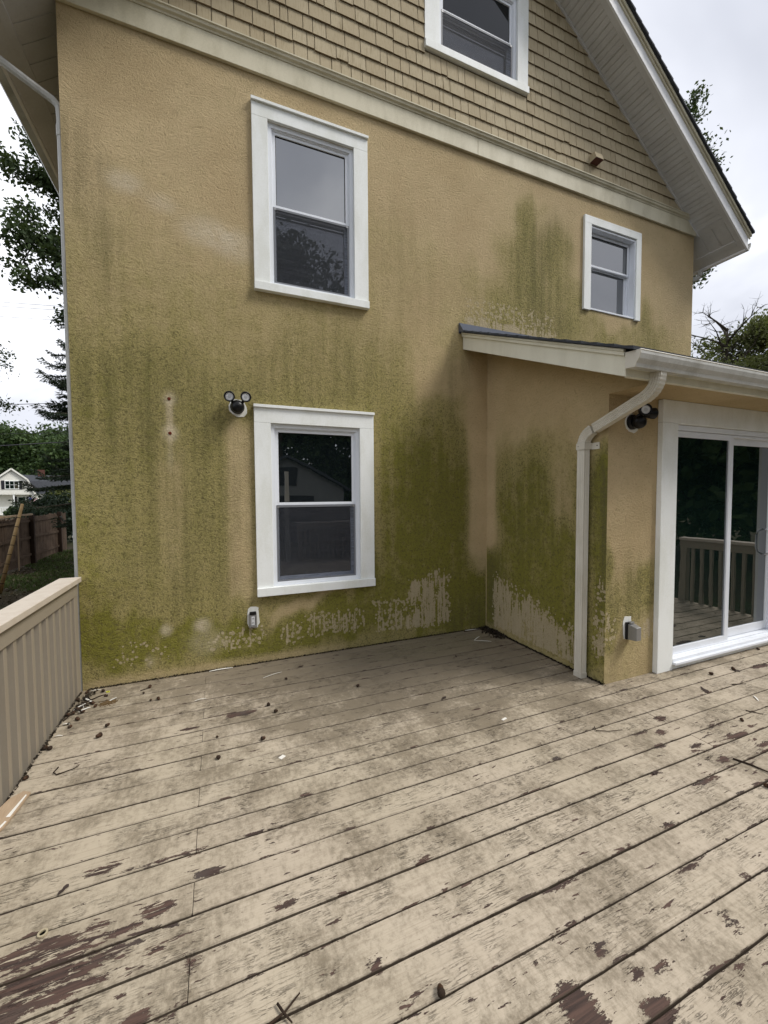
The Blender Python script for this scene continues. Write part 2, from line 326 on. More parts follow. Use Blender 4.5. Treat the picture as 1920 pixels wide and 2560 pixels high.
M_shutter = paint('black_shutter', (0.015, 0.015, 0.02), 0.5, 0.1, (0.05, 0.05, 0.05))
M_wire = paint('cable_rubber', (0.03, 0.03, 0.035), 0.6, 0.1, (0.05, 0.05, 0.05))
M_brick = paint('chimney_brick', (0.10, 0.04, 0.03), 0.9, 0.4, (0.05, 0.03, 0.02), 12)
M_leafdry = paint('dry_leaf', (0.035, 0.022, 0.018), 0.7, 0.3, (0.1, 0.07, 0.04), 60)
M_yellow = paint('yellow_plastic', (0.62, 0.62, 0.06), 0.4, 0.1)
M_ring = paint('pale_plastic_ring', (0.42, 0.36, 0.24), 0.5, 0.2)
M_pile = paint('sawdust', (0.17, 0.11, 0.05), 0.95, 0.6, (0.07, 0.045, 0.02), 80)
M_navy = paint('flag_navy', (0.02, 0.03, 0.12), 0.8, 0.0); M_fred = paint('flag_red', (0.45, 0.03, 0.04), 0.8, 0.0); M_fwhite = paint('flag_white', (0.8, 0.8, 0.8), 0.8, 0.0)

# ------------------------------------------------------------------ mesh helpers
class MB:
    def __init__(s): s.v = []; s.f = []; s.mi = []
    def add(s, vs, fs, mi=0):
        k = len(s.v); s.v += [tuple(a) for a in vs]; s.f += [tuple(i + k for i in q) for q in fs]; s.mi += [mi] * len(fs); return s
    def box(s, x0, x1, y0, y1, z0, z1, mi=0):
        return s.add([(x0,y0,z0),(x1,y0,z0),(x1,y1,z0),(x0,y1,z0),(x0,y0,z1),(x1,y0,z1),(x1,y1,z1),(x0,y1,z1)],
                     [(0,3,2,1),(4,5,6,7),(0,1,5,4),(1,2,6,5),(2,3,7,6),(3,0,4,7)], mi)
    def prism(s, poly, ax, a, b, mi=0):
        """polygon of 2-D points extruded along axis ax (0 x,1 y,2 z) from a to b"""
        def P(u, v, t): return ((t,u,v),(u,t,v),(u,v,t))[ax]
        n_ = len(poly); vs = [P(u, v, a) for u, v in poly] + [P(u, v, b) for u, v in poly]
        fs = [tuple(range(n_)), tuple(range(2*n_-1, n_-1, -1))] + [(i, n_+i, n_+(i+1) % n_, (i+1) % n_) for i in range(n_)]
        return s.add(vs, fs, mi)
    def tube(s, pts, r, k=8, cap=True, mi=0):
        pts = [Vector(p) for p in pts]; rs = r if isinstance(r, (list, tuple)) else [r]*len(pts)
        vs = []; fs = []
        up = Vector((0, 0, 1))
        for i, p in enumerate(pts):
            d = (pts[min(i+1, len(pts)-1)] - pts[max(i-1, 0)]).normalized()
            a = d.cross(up if abs(d.z) < .95 else Vector((1, 0, 0))).normalized(); b = d.cross(a)
            for j in range(k):
                t = 2*math.pi*j/k; vs.append(p + (a*math.cos(t) + b*math.sin(t))*rs[i])
        for i in range(len(pts)-1):
            for j in range(k): fs.append((i*k+j, i*k+(j+1) % k, (i+1)*k+(j+1) % k, (i+1)*k+j))
        if cap: fs += [tuple(range(k-1, -1, -1)), tuple(range((len(pts)-1)*k, len(pts)*k))]
        return s.add(vs, fs, mi)
    def lathe(s, prof, k=20, M_=None, mi=0):
        """profile (r, z) turned about z, then moved by matrix"""
        M_ = M_ or Matrix(); vs = []; fs = []
        for r_, z_ in prof:
            for j in range(k):
                t = 2*math.pi*j/k; vs.append(M_ @ Vector((r_*math.cos(t), r_*math.sin(t), z_)))
        for i in range(len(prof)-1):
            for j in range(k): fs.append((i*k+j, i*k+(j+1) % k, (i+1)*k+(j+1) % k, (i+1)*k+j))
        fs += [tuple(range(k-1, -1, -1)), tuple(range((len(prof)-1)*k, len(prof)*k))]
        return s.add(vs, fs, mi)
    def build(s, name, mats, parent=None, bevel=0, smooth=False, loc=None):
        me = bpy.data.meshes.new(name); vs = s.v
        if loc is not None: vs = [(a-loc[0], b-loc[1], c-loc[2]) for a, b, c in vs]
        me.from_pydata(vs, [], s.f)
        for q in (mats if isinstance(mats, (list, tuple)) else [mats]): me.materials.append(q)
        if any(s.mi): me.polygons.foreach_set('material_index', s.mi)
        bm = bmesh.new(); bm.from_mesh(me); bmesh.ops.recalc_face_normals(bm, faces=bm.faces); bm.to_mesh(me); bm.free()
        if smooth: me.polygons.foreach_set('use_smooth', [True]*len(me.polygons))
        o = bpy.data.objects.new(name, me); col.objects.link(o)
        if parent: o.parent = parent
        if loc is not None: o.location = loc
        if bevel:
            b = o.modifiers.new('bevel', 'BEVEL'); b.width = bevel; b.segments = 2; b.limit_method = 'ANGLE'
        return o
def tag(o, label, cat, group=None, kind=None):
    if label: o['label'] = label
    if cat: o['category'] = cat
    if group: o['group'] = group
    if kind: o['kind'] = kind
    return o
def empty(name, loc=(0, 0, 0), rz=0):
    o = bpy.data.objects.new(name, None); col.objects.link(o); o.location = loc; o.rotation_euler = (0, 0, rz); o.empty_display_size = .1; return o
def npmesh(name, V_, F_, mat, parent=None, attrs=None, smooth=False):
    """V_ (n,3), F_ (m,4) quads or (m,3)"""
    me = bpy.data.meshes.new(name); V_ = np.asarray(V_, np.float32); F_ = np.asarray(F_, np.int32); k = F_.shape[1]
    me.vertices.add(len(V_)); me.vertices.foreach_set('co', V_.ravel())
    me.loops.add(F_.size); me.loops.foreach_set('vertex_index', F_.ravel())
    me.polygons.add(len(F_)); me.polygons.foreach_set('loop_start', np.arange(0, F_.size, k, dtype=np.int32))
    me.polygons.foreach_set('loop_total', np.full(len(F_), k, np.int32))
    me.update(calc_edges=True); me.validate()
    if attrs:
        for a, d in attrs.items():
            at_ = me.attributes.new(a, 'FLOAT', 'POINT'); at_.data.foreach_set('value', np.asarray(d, np.float32))
    if smooth: me.polygons.foreach_set('use_smooth', [True]*len(me.polygons))
    me.materials.append(mat)
    o = bpy.data.objects.new(name, me); col.objects.link(o)
    if parent: o.parent = parent
    return o

# ================================================================== GROUND
GZ = -0.85
xs = np.concatenate([np.linspace(-900, -60, 15), np.linspace(-50, 50, 81), np.linspace(60, 900, 15)])
ys = np.concatenate([np.linspace(-900, -60, 15), np.linspace(-50, 80, 105), np.linspace(90, 900, 15)])
Xg, Yg = np.meshgrid(xs, ys); rg = np.hypot(Xg, Yg)
Zg = GZ + 0.05*np.sin(Xg*.9)*np.cos(Yg*.7) + np.clip((rg-25)/60, 0, 1)*0.35
nx, ny = len(xs), len(ys); ii = np.arange(nx*ny).reshape(ny, nx)
ground = npmesh('ground', np.stack([Xg.ravel(), Yg.ravel(), Zg.ravel()], 1), np.stack([ii[:-1, :-1].ravel(), ii[:-1, 1:].ravel(), ii[1:, 1:].ravel(), ii[1:, :-1].ravel()], 1), M_soil, smooth=True)
ground['kind'] = 'structure'

# ================================================================== HOUSE
XL, XR = -1.04, 6.667           # main wall corners
XB, YB = 2.963, -1.603          # bump-out corner
SL = 0.756; EX, EZ = 7.12, 5.09 # soffit plane: z = EZ + SL*(EX-x), mirrored about the ridge
CX = (XL + XR) / 2
RZ = EZ + SL*(EX-CX)
def soffz(x): return RZ - SL*abs(x-CX)
house = empty('house')
tag(house, 'tan stucco house with algae streaked wall, shingled gable and white trimmed windows', 'house')

def sstep(x, a, b):
    t = np.clip((x-a)/(b-a+1e-9), 0, 1); return t*t*(3-2*t)
def paintf(F, X, Z, ops):
    for x0, x1, z0, z1, sx, sz, amt in ops:
        wgt = sstep(X, x0-sx, x0+sx)*(1-sstep(X, x1-sx, x1+sx))*sstep(Z, z0-sz, z0+sz)*(1-sstep(Z, z1-sz, z1+sz))
        F = F + (amt-F)*wgt
    return F
def warp(X, Z, s):
    return (X + 0.09*np.sin(Z*3.1+s)+0.05*np.sin(X*7.3+Z*5.1+s*2)+0.03*np.sin(Z*13+s), Z + 0.10*np.sin(X*2.7+s*1.7)+0.06*np.sin(X*6.1-Z*4.3+s)+0.04*np.sin(X*15.3+s*3)+.02*np.sin(X*31))
def wall_grid(name, us, vs, hole, P, fields, parent, mat=None):
    """grid over (u,v) with rectangular holes; P maps to 3-D; returns object"""
    U, W = np.meshgrid(us, vs); nu, nv = len(us), len(vs)
    idx = np.arange(nu*nv).reshape(nv, nu)
    uc = (us[:-1]+us[1:])/2; vc = (vs[:-1]+vs[1:])/2; UC, VC = np.meshgrid(uc, vc)
    keep = np.ones(UC.shape, bool)
    for a, b, c, d in hole: keep &= ~((UC > a) & (UC < b) & (VC > c) & (VC < d))
    F_ = np.stack([idx[:-1, :-1][keep], idx[:-1, 1:][keep], idx[1:, 1:][keep], idx[1:, :-1][keep]], 1)
    co = P(U, W); V_ = np.stack([c.ravel() for c in co], 1)
    return npmesh(name, V_, F_, mat or M_stucco, parent, {k: v.ravel() for k, v in fields(U, W).items()})
def lines(a, b, step, extra=()):
    n_ = max(2, int((b-a)/step)+1); l = list(np.linspace(a, b, n_))
    l = [q for q in l if all(abs(q-e_) > step*.3 for e_ in extra)] + [e_ for e_ in extra if a < e_ < b]
    return np.array(sorted(l))

# window openings (x0,x1,z0,z1) inside the casings
W1 = (0.497, 1.378, 0.722, 2.270); W2 = (0.516, 1.339, 3.545, 5.008); W3 = (4.556, 5.402, 3.990, 5.045); W4 = (2.310, 3.345, 6.345, 7.290)
def main_fields(X, Z):
    x, z = warp(X, Z, 0.3)
    A = np.full(X.shape, 0.05)
    A = paintf(A, x, z, [(-2, 9, -1, 4.0, 1, .6, .28), (-2, 1.8, -1, 3.35, .3, .5, .44), (-2, .4, -1, 2.75, .2, .30, .68), (-2, -.2, 1.9, 2.55, .25, .2, .70), (-2, -.75, .4, 1.4, .12, .3, .80),
        (.3, 2.7, -1, 2.75, .15, .45, .64), (1.5, 2.68, .1, 2.35, .25, .45, .86), (1.8, 2.64, .4, 2.0, .2, .25, 1.0),
        (-.9, .3, .5, 1.6, .3, .3, .66), (.42, 1.45, 2.42, 2.62, .1, .06, .66),
        (2.0, 3.2, 2.75, 3.35, .2, .15, .20)])
    A = paintf(A, X, z, [(.10, .345, .62, 2.28, .07, .12, .22), (-.46, -.24, .9, 2.0, .06, .2, .42), (1.53, 1.60, .8, 2.4, .05, .1, .5),
        (-.36, -.33, 2.1, 2.48, .03, .03, .15)])
    A = paintf(A, x, z, [(-2, 1.6, .09, .47, .3, .08, 1.0), (.5, 1.5, .52, .66, .08, .04, .25), (1.4, 2.5, .1, .75, .2, .1, .98), (2.45, 3.1, .0, .82, .12, .12, 1.05)])
    A = paintf(A, X, Z, [(2.71, 3.2, .86, 4, .08, .14, .05), (-2, 1.25, -.2, .075, .3, .035, .30)])
    # upper right stains
    A = paintf(A, x, z, [(2.7, 4.55, 3.4, 4.15, .35, .30, .66), (3.2, 4.35, 3.8, 4.75, .22, .35, .45), (3.42, 3.75, 3.7, 5.00, .15, .25, .66), (3.9, 4.2, 3.7, 4.70, .13, .25, .58), (2.4, 3.5, 3.35, 3.8, .2, .12, .66),
        (4.4, 6.2, 3.1, 3.92, .15, .10, .42), (4.62, 4.95, 3.2, 3.85, .08, .1, .62), (5.55, 5.85, 3.2, 4.2, .1, .3, .55), (1.5, 2.7, 3.2, 4.4, .4, .4, .26)])
    B = np.zeros(X.shape)
    B = paintf(B, x, Z, [(1.62, 1.98, .10, .50, .05, .08, .50), (1.98, 2.58, .10, .68, .07, .06, .64), (2.28, 2.44, .3, .78, .05, .06, .60), (.90, 1.5, .16, .44, .10, .08, .55), (.60, .88, .13, .36, .05, .05, .52),
        (.02, .46, .15, .38, .08, .05, .46), (-.75, -.35, .12, .38, .1, .06, .34), (2.6, 3.9, 3.42, 3.62, .1, .05, .66), (2.6, 3.9, 3.62, 3.84, .15, .06, .44), (1.4, 2.5, .8, 1.3, .1, .1, .12)])
    B = np.maximum(B, 0.0)
    S = np.zeros(X.shape)
    S = paintf(S, x, z, [(-1.0, -.72, 3.25, 4.5, .09, .25, .55), (-1, .3, 1.75, 2.75, .3, .25, .70), (.3, 1.7, 2.45, 3.2, .3, .2, .50), (-.7, .2, .6, 1.9, .3, .3, .55), (3.42, 4.2, 3.4, 4.9, .2, .3, .75),
        (2.5, 2.69, .8, 3.3, .10, .2, .5), (1.9, 2.62, 1.2, 2.2, .2, .3, .35), (2.5, 3.1, 0, .5, .2, .2, .85), (.04, .12, .7, 1.9, .05, .2, .8), (5.5, 5.8, 3.2, 4, .1, .2, .5), (1.1,2.2,3.4,4.6,.4,.4,.18)])
    C_ = np.zeros(X.shape)
    def spot(x0, z0, rx, rz, a): return a*np.exp(-(((X-x0)/rx)**2+((Z-z0)/rz)**2)**1.5)
    C_ = sum([spot(-.345, 2.431, .05, .06, .6), spot(-.345, 2.137, .06, .07, .7), spot(-.347, 2.28, .028, .13, .55), spot(-.35, 1.95, .03, .14, .25), spot(-.42, .42, .045, .05, .9), spot(-.13, .43, .07, .06, .8), spot(-.10, .27, .15, .12, .42),
        spot(-.62, 4.16, .13, .09, .75), spot(-.36, 4.06, .12, .08, .5), spot(-.02, 3.90, .20, .13, .75), spot(.22, 3.84, .18, .14, .7), spot(-.55, .16, .04, .06, .35), spot(5.62, 3.35, .03, .3, .3)])
    return dict(algae=A, bare=B, soot=S, chalk=np.clip(C_, 0, 1))
us = lines(XL, XR, .022, (W1[0], W1[1], W2[0], W2[1], W3[0], W3[1])); vs = lines(-.02, 5.40, .022, (W1[2], W1[3], W2[2], W2[3], W3[2], W3[3]))
wall_grid('stucco_wall', us, vs, [(XB, 9, -1, 3.2), W1, W2, W3], lambda U, W: (U, 0*U, W), main_fields, house)
# other faces of the shell, below deck level too
mb = MB().box(XL, XR, 0, .0, GZ-.3, -.02) if False else MB()
mb.add([(XL,0,GZ-.3),(XR,0,GZ-.3),(XR,0,-.02),(XL,0,-.02)], [(0,1,2,3)])
mb.add([(XL,0,GZ-.3),(XL,9.5,GZ-.3),(XL,9.5,5.5),(XL,0,5.5)], [(0,1,2,3)]); mb.add([(XR,0,GZ-.3),(XR,9.5,GZ-.3),(XR,9.5,5.5),(XR,0,5.5)], [(0,1,2,3)])
mb.add([(XL,9.5,GZ-.3),(XR,9.5,GZ-.3),(XR,9.5,5.5),(CX,9.5,RZ),(XL,9.5,5.5)], [(0,1,2,3,4)])
mb.build('foundation_wall', M_stucco_plain, house)
# reveals of the openings and dark rooms behind
for (a, b, c, d) in (W1, W2, W3, W4):
    mb = MB()
    for q in ([(a,0,c),(a,.2,c),(a,.2,d),(a,0,d)], [(b,0,c),(b,.2,c),(b,.2,d),(b,0,d)], [(a,0,c),(a,.2,c),(b,.2,c),(b,0,c)], [(a,0,d),(a,.2,d),(b,.2,d),(b,0,d)]): mb.add(q, [(0,1,2,3)])
    mb.build('opening_reveal', M_vinyl, house)
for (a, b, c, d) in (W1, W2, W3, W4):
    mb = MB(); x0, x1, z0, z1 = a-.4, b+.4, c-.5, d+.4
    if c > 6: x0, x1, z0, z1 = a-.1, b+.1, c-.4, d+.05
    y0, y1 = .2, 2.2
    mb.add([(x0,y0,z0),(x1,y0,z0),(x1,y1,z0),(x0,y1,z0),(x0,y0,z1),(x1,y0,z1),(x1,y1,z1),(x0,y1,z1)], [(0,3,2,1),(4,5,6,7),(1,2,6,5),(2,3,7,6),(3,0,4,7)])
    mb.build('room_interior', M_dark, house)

# bump-out side wall
def ztop(y): return 3.23 + .4185*y
def side_fields(S_, V_):
    Y = -S_; Zr = V_*ztop(Y); x, z = warp(S_, Zr, 1.9); x = S_ + (x-S_)*.5
    A = np.full(S_.shape, .06)
    A = paintf(A, x, z, [(-1, 2, -1, 2.15, 1, .35, .40), (.22, 2, -1, 1.85, .12, .35, .86), (.3, 1.3, .3, 1.4, .15, .3, .98), (1.05, 1.32, 1.3, 2.0, .08, .2, .35)])
    A = paintf(A, S_, z, [(-1, .16, .9, 4, .05, .1, .04), (-1, .35, .05, .86, .08, .1, 1.05), (1.48, 1.62, .5, 1.95, .03, .25, 1.08), (-1, 2, -.2, .12, 1, .06, .45)])
    top = .74 - .27*S_
    B = np.clip((top-Zr)/.14, -1, 1)*.36+.34; B = B*sstep(S_, .06, .18)*(1-sstep(S_, 1.30, 1.42)); B = np.where(Zr < .06, B*.4, B)
    B = paintf(B, S_, Zr, [(1.48, 1.62, .2, .62, .03, .12, .62), (1.48, 1.62, .62, .95, .03, .12, .40)])
    S = np.zeros(S_.shape)
    S = paintf(S, x, z, [(-1, .30, .0, .85, .1, .15, .9), (1.45, 1.62, .7, 1.95, .04, .2, 1.0), (.3, 1.3, .9, 1.8, .2, .2, .45)])
    return dict(algae=A, bare=np.maximum(B, 0), soot=S, chalk=np.zeros(S_.shape))
wall_grid('bumpout_side_wall', lines(0, -YB, .022), np.linspace(-.01, 1, 140), [], lambda U, W: (0*U+XB, -U, W*ztop(-U)), side_fields, house)
D0, D1 = 3.765, 5.52            # door frame outer
def front_fields(U, W):
    x, z = warp(U, W, 4.1)
    A = np.full(U.shape, .02)
    A = paintf(A, x, z, [(2, 4, -1, 1.3, .5, .5, .20), (2, 4, .45, .95, .3, .15, .52), (3.35, 3.6, .5, 1.0, .06, .1, .7), (2.9, 3.06, .3, 1.2, .03, .2, .7), (2, 4, -1, .36, 1, .06, .28), (5.5,7,-1,.8,.1,.2,.5)])
    B = paintf(np.zeros(U.shape), U, W, [(2.9, 3.10, .32, .62, .04, .06, .5), (3.30, 3.56, .30, .50, .05, .06, .55)])
    S = paintf(np.zeros(U.shape), x, z, [(2, 4, .4, 1.0, .3, .2, .6), (2.9, 3.0, 0, 1.5, .05, .3, .5)])
    return dict(algae=A, bare=B, soot=S, chalk=np.zeros(U.shape))
wall_grid('bumpout_front_wall', lines(XB, XR, .022, (D0, D1)), lines(-.02, 2.56, .022, (2.2,)), [(D0, D1, -1, 2.2)], lambda U, W: (U, 0*U+YB, W), front_fields, house)
mb = MB(); mb.add([(XR,YB,GZ),(XR,0,GZ),(XR,0,3.2),(XR,YB,2.56)], [(0,1,2,3)]); mb.add([(XB,YB,GZ),(XR,YB,GZ),(XR,YB,-.02),(XB,YB,-.02)], [(0,1,2,3)]); mb.add([(XB,YB,GZ),(XB,0,GZ),(XB,0,-.02),(XB,YB,-.02)], [(0,1,2,3)])
mb.build('bumpout_wall', M_stucco_plain, house)
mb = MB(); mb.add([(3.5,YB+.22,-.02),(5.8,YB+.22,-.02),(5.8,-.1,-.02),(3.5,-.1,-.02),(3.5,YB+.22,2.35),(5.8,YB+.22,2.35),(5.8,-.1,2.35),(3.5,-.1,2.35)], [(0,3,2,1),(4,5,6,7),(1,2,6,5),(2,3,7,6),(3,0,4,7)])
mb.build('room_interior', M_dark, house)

# rounded shoulder beads at the wall corners and the caulk seam of the inner corner
MB().tube([(XB-.002, -.004, 0.02), (XB-.002, -.004, 3.2)], .004, 6).build('corner_caulk', M_caulk if False else M_stucco_plain, house)

# ---- stucco soffits, rake board, fascia of the bump-out
XK = 2.627; YF = -1.995
mb = MB()
mb.add([(XK+.03,0,ztop(0)+.015),(XB,0,ztop(0)+.015),(XB,YF+.03,ztop(YF)+.015),(XK+.03,YF+.03,ztop(YF)+.015)], [(0,1,2,3)])
mb.add([(XB,YB,2.398),(XB,YF+.02,2.398),(XB,YF+.02,2.41),(XB,YB,ztop(YB)+.02)], [(0,1,2,3)])
mb.add([(XB,YB+.0,2.398),(8.6,YB,2.398),(8.6,YF+.02,2.398),(XB,YF+.02,2.398)], [(0,1,2,3)])
mb.build('stucco_soffit', M_stucco_plain, house)
sl = .4185
def rakeprof(y0, y1, off0, off1, x0, x1, mb):
    return mb.add([(x0,y0,ztop(y0)+off0),(x0,y1,ztop(y1)+off0),(x0,y1,ztop(y1)+off1),(x0,y0,ztop(y0)+off1),
                   (x1,y0,ztop(y0)+off0),(x1,y1,ztop(y1)+off0),(x1,y1,ztop(y1)+off1),(x1,y0,ztop(y0)+off1)], [(0,1,2,3),(7,6,5,4),(0,4,5,1),(1,5,6,2),(2,6,7,3),(3,7,4,0)])
rakeprof(-.002, YF, 0, .150, XK, XK+.03, MB()).build('rake_board', M_rake, house, .003)
mb = MB(); rakeprof(-.002, YF, .140, .168, XK-.016, XK+.002, mb); rakeprof(-.002, YF, .168, .186, XK-.026, XK+.002, mb)
mb.build('rake_moulding', M_rake, house, .003)
# fascia and frieze strip under the gutter
mb = MB().box(XK+.03, 8.6, YF, YF+.03, 2.397, 2.455); mb.build('frieze_strip', M_rake, house, .002)
mb = MB().box(XK+.03, 8.6, YF-.012, YF+.02, 2.452, 2.56); mb.build('fascia', M_rake, house, .002)
# low roof of the bump-out with ragged shingle edge
random.seed(4); mb = MB(); k = 0; y = YF-.09
rows = []
while y < -.02:
    y1 = min(y+.14, 0); jx = random.uniform(-.006, .006); t = .186 + .012
    x0 = XK-.046+jx
    za, zb = ztop(y)+t, ztop(y1)+t
    mb.add([(x0,y,za-.008),(8.7,y,za-.008),(8.7,y1+.05,zb+.012),(x0,y1+.05,zb+.012),(x0,y,za+.016),(8.7,y,za+.016),(8.7,y1+.05,zb+.018),(x0,y1+.05,zb+.018)],
           [(0,3,2,1),(4,5,6,7),(0,1,5,4),(1,2,6,5),(2,3,7,6),(3,0,4,7)]); y = y1
mb.build('bumpout_roof', M_asphalt, house)
# bent flashing on the wall above the low roof
mb = MB().box(2.570, 6.66, -.012, -.002, 3.40, 3.512); mb.add([(2.566,-.016,3.42),(2.566,-.016,3.515),(2.566,-.10,3.40),(2.566,-.10,3.375)], [(0,1,2,3)])
mb.build('wall_flashing', M_flash, house)

# ---- gutter of the bump-out (K profile) and its downspout
prof = [(YF-.014, 2.548), (YF-.014, 2.447), (YF-.082, 2.440), (YF-.088, 2.462), (YF-.108, 2.490), (YF-.118, 2.520), (YF-.118, 2.540), (YF-.112, 2.540), (YF-.108, 2.518), (YF-.098, 2.492), (YF-.08, 2.466), (YF-.076, 2.450), (YF-.02, 2.455), (YF-.02, 2.548)]
gut = MB().prism(prof, 0, 2.612, 8.62).build('gutter', M_gutter, house)
MB().prism([(YF-.012, 2.552), (YF-.012, 2.445), (YF-.084, 2.437), (YF-.092, 2.462), (YF-.112, 2.490), (YF-.122, 2.520), (YF-.122, 2.544)], 0, 2.606, 2.6125).build('gutter_end_cap', M_spout, gut)
MB().tube([(2.612, YF-.115, 2.543), (8.62, YF-.115, 2.543)], .006, 6).build('gutter_lip', M_spout, gut)
def spout(name, pts, X0, wx, wy, parent, ribs=True, mat=None):
    """rectangular ribbed pipe swept in the plane x=X0; pts (y,z)"""
    sec = []
    def side(a0, a1, b0, b1, n_, dr):
        for i in range(n_):
            t = i/n_; g_ = (0.0055 if (i % 2) else 0) if ribs else 0
            sec.append((a0+(a1-a0)*t - dr[0]*g_, b0+(b1-b0)*t - dr[1]*g_))
    hx, hy = wx/2, wy/2
    side(-hx, hx, -hy, -hy, 7, (0, -1)); side(hx, hx, -hy, hy, 9, (1, 0)); side(hx, -hx, hy, hy, 7, (0, 1)); side(-hx, -hx, hy, -hy, 9, (-1, 0))
    vs_ = []; fs_ = []; k_ = len(sec)
    P_ = [Vector((0, a, b)) for a, b, *_ in pts]
    for i, p in enumerate(P_):
        d = (P_[min(i+1, len(P_)-1)]-P_[max(i-1, 0)]).normalized(); nrm = Vector((0, d.z, -d.y))
        s_ = pts[i][2] if len(pts[i]) > 2 else 1.0
        for a, b in sec: vs_.append((X0 + a*s_, p.y + nrm.y*b*s_, p.z + nrm.z*b*s_))
    for i in range(len(P_)-1):
        for j in range(k_): fs_.append((i*k_+j, i*k_+(j+1) % k_, (i+1)*k_+(j+1) % k_, (i+1)*k_+j))
    fs_ += [tuple(range(k_-1, -1, -1)), tuple(range((len(P_)-1)*k_, len(P_)*k_))]
    return MB().add(vs_, fs_).build(name, mat or M_spout, parent)
def bend(p0, p1, p2, r, n_=16, rib=True):
    """fillet p0-p1-p2 as points with ribbed scale"""
    a, b, c = Vector(p0), Vector(p1), Vector(p2); u = (a-b).normalized(); v = (c-b).normalized()
    res = []
    for i in range(n_+1):
        t = i/n_; q = (b+u*r)*(1-t)**2 + b*2*t*(1-t) + (b+v*r)*t*t
        res.append((q.x, q.y, 1.04 + (0.045 if (rib and i % 2) else -.035)))
    return res
SX = 2.905
A0, A1, A2, A3 = (-2.035, 2.46), (-2.035, 2.325), (-1.4125, 2.085), (-1.4125, .012)
ds = spout('downspout', [(-1.4125, 1.99), (-1.4125, .03)], SX, .058, .076, house)
b1 = bend(A0, A1, A2, .105); b2 = bend(A1, A2, A3, .10)
spout('elbow', [(-2.035, 2.455, 1.03)] + b1 + [((A1[0]*.72+A2[0]*.28), (A1[1]*.72+A2[1]*.28), 1.03)], SX, .058, .076, ds, mat=M_spout)
spout('offset_pipe', [((A1[0]*.74+A2[0]*.26), (A1[1]*.74+A2[1]*.26)), ((A1[0]*.18+A2[0]*.82), (A1[1]*.18+A2[1]*.82))], SX, .058, .076, ds)
spout('elbow', b2 + [(-1.4125, 1.955, 1.03)], SX, .058, .076, ds)
mb = MB().box(SX-.034, XB-.001, -1.4565, -1.4525, 1.965, 2.02).box(SX-.0345, SX-.0315, -1.4565, -1.368, 1.965, 2.02).box(XB-.006, XB-.001, -1.525, -1.4535, 1.965, 2.02)
mb.build('strap', M_spout, ds)
MB().box(SX-.036, SX-.0345, -1.392, -1.386, 1.99, 1.996).box(XB-.009, XB-.006, -1.508, -1.50, 1.99, 1.998).build('screw', M_dark, ds)
MB().box(SX-.032, SX+.032, -1.454, -1.371, .002, .045).build('outlet_collar', M_spout, ds)

# ---- frieze board, moulding
mb = MB().box(XL-.02, 2.8, -.03, -.001, 5.382, 5.565).box(2.803, XR+.0, -.03, -.001, 5.382, 5.565); fr = mb.build('frieze_board', M_cream, house, .003)
mb = MB().prism([(-.001, 5.565), (-.036, 5.565), (-.040, 5.578), (-.056, 5.588), (-.060, 5.606), (-.070, 5.612), (-.070, 5.622), (-.001, 5.640)], 0, XL-.0, XR-.03)
mb.build('moulding', M_cream, fr)

# ---- gable sheathing behind the shingles
mb = MB(); yb_ = -.002
def hw(z): return (RZ - z)/SL
mb.add([(CX-hw(5.4), yb_, 5.4), (CX+hw(5.4), yb_, 5.4), (CX+hw(W4[2]), yb_, W4[2]), (CX-hw(W4[2]), yb_, W4[2])], [(0,1,2,3)])
mb.add([(CX-hw(W4[2]), yb_, W4[2]), (W4[0], yb_, W4[2]), (W4[0], yb_, W4[3]), (CX-hw(W4[3]), yb_, W4[3])], [(0,1,2,3)])
mb.add([(W4[1], yb_, W4[2]), (CX+hw(W4[2]), yb_, W4[2]), (CX+hw(W4[3]), yb_, W4[3]), (W4[1], yb_, W4[3])], [(0,1,2,3)])
mb.add([(CX-hw(W4[3]), yb_, W4[3]), (CX+hw(W4[3]), yb_, W4[3]), (CX, yb_, RZ)], [(0,1,2)])
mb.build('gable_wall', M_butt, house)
# ---- cedar shingles, one by one
random.seed(11)
def cam_px(x, y, z):
    d = Vector((x, y, z)) - Vector((0.0094, -3.9747, 1.6)); q = d.dot(cf)
    if q <= 0.05: return (-9999, -9999, 99)
    return (960+1015.1*d.dot(cr)/q, 1280-1015.1*d.dot(cu)/q, q)
EXPO = .1446; SH = []
zc = 5.640; row = 0
while zc < RZ-.1:
    half = hw(zc) + .02
    x = CX-half + random.uniform(-.1, 0)
    while x < CX+half:
        wd = random.choice((.08, .095, .105, .115, .13, .14, .155, .17, .19, .21)) + random.uniform(-.008, .008)
        a, b = max(x, CX-half), min(x+wd-.0065, CX+half); x += wd
        if b-a < .02: continue
        z0 = zc + random.uniform(-.0018, .0018) + (random.choice((-.012, .012)) if random.random() < .05 else 0); z1 = zc+EXPO+.03
        segs = [(a, b, z1)]
        if zc > 6.20 and zc < 7.45:
            segs = []
            if a < 2.134: segs.append((a, min(b, 2.136), z1))
            if b > 3.498: segs.append((max(a, 3.496), b, z1))
        elif zc <= 6.20 and z1 > 6.31 and b > 2.13 and a < 3.5: segs = [(a, b, 6.31)]
        for a_, b_, c_ in segs:
            if b_-a_ > .015: SH.append((a_, b_, z0, c_, random.uniform(0, .0035), random.uniform(-.0008, .0008)))
    zc += EXPO; row += 1
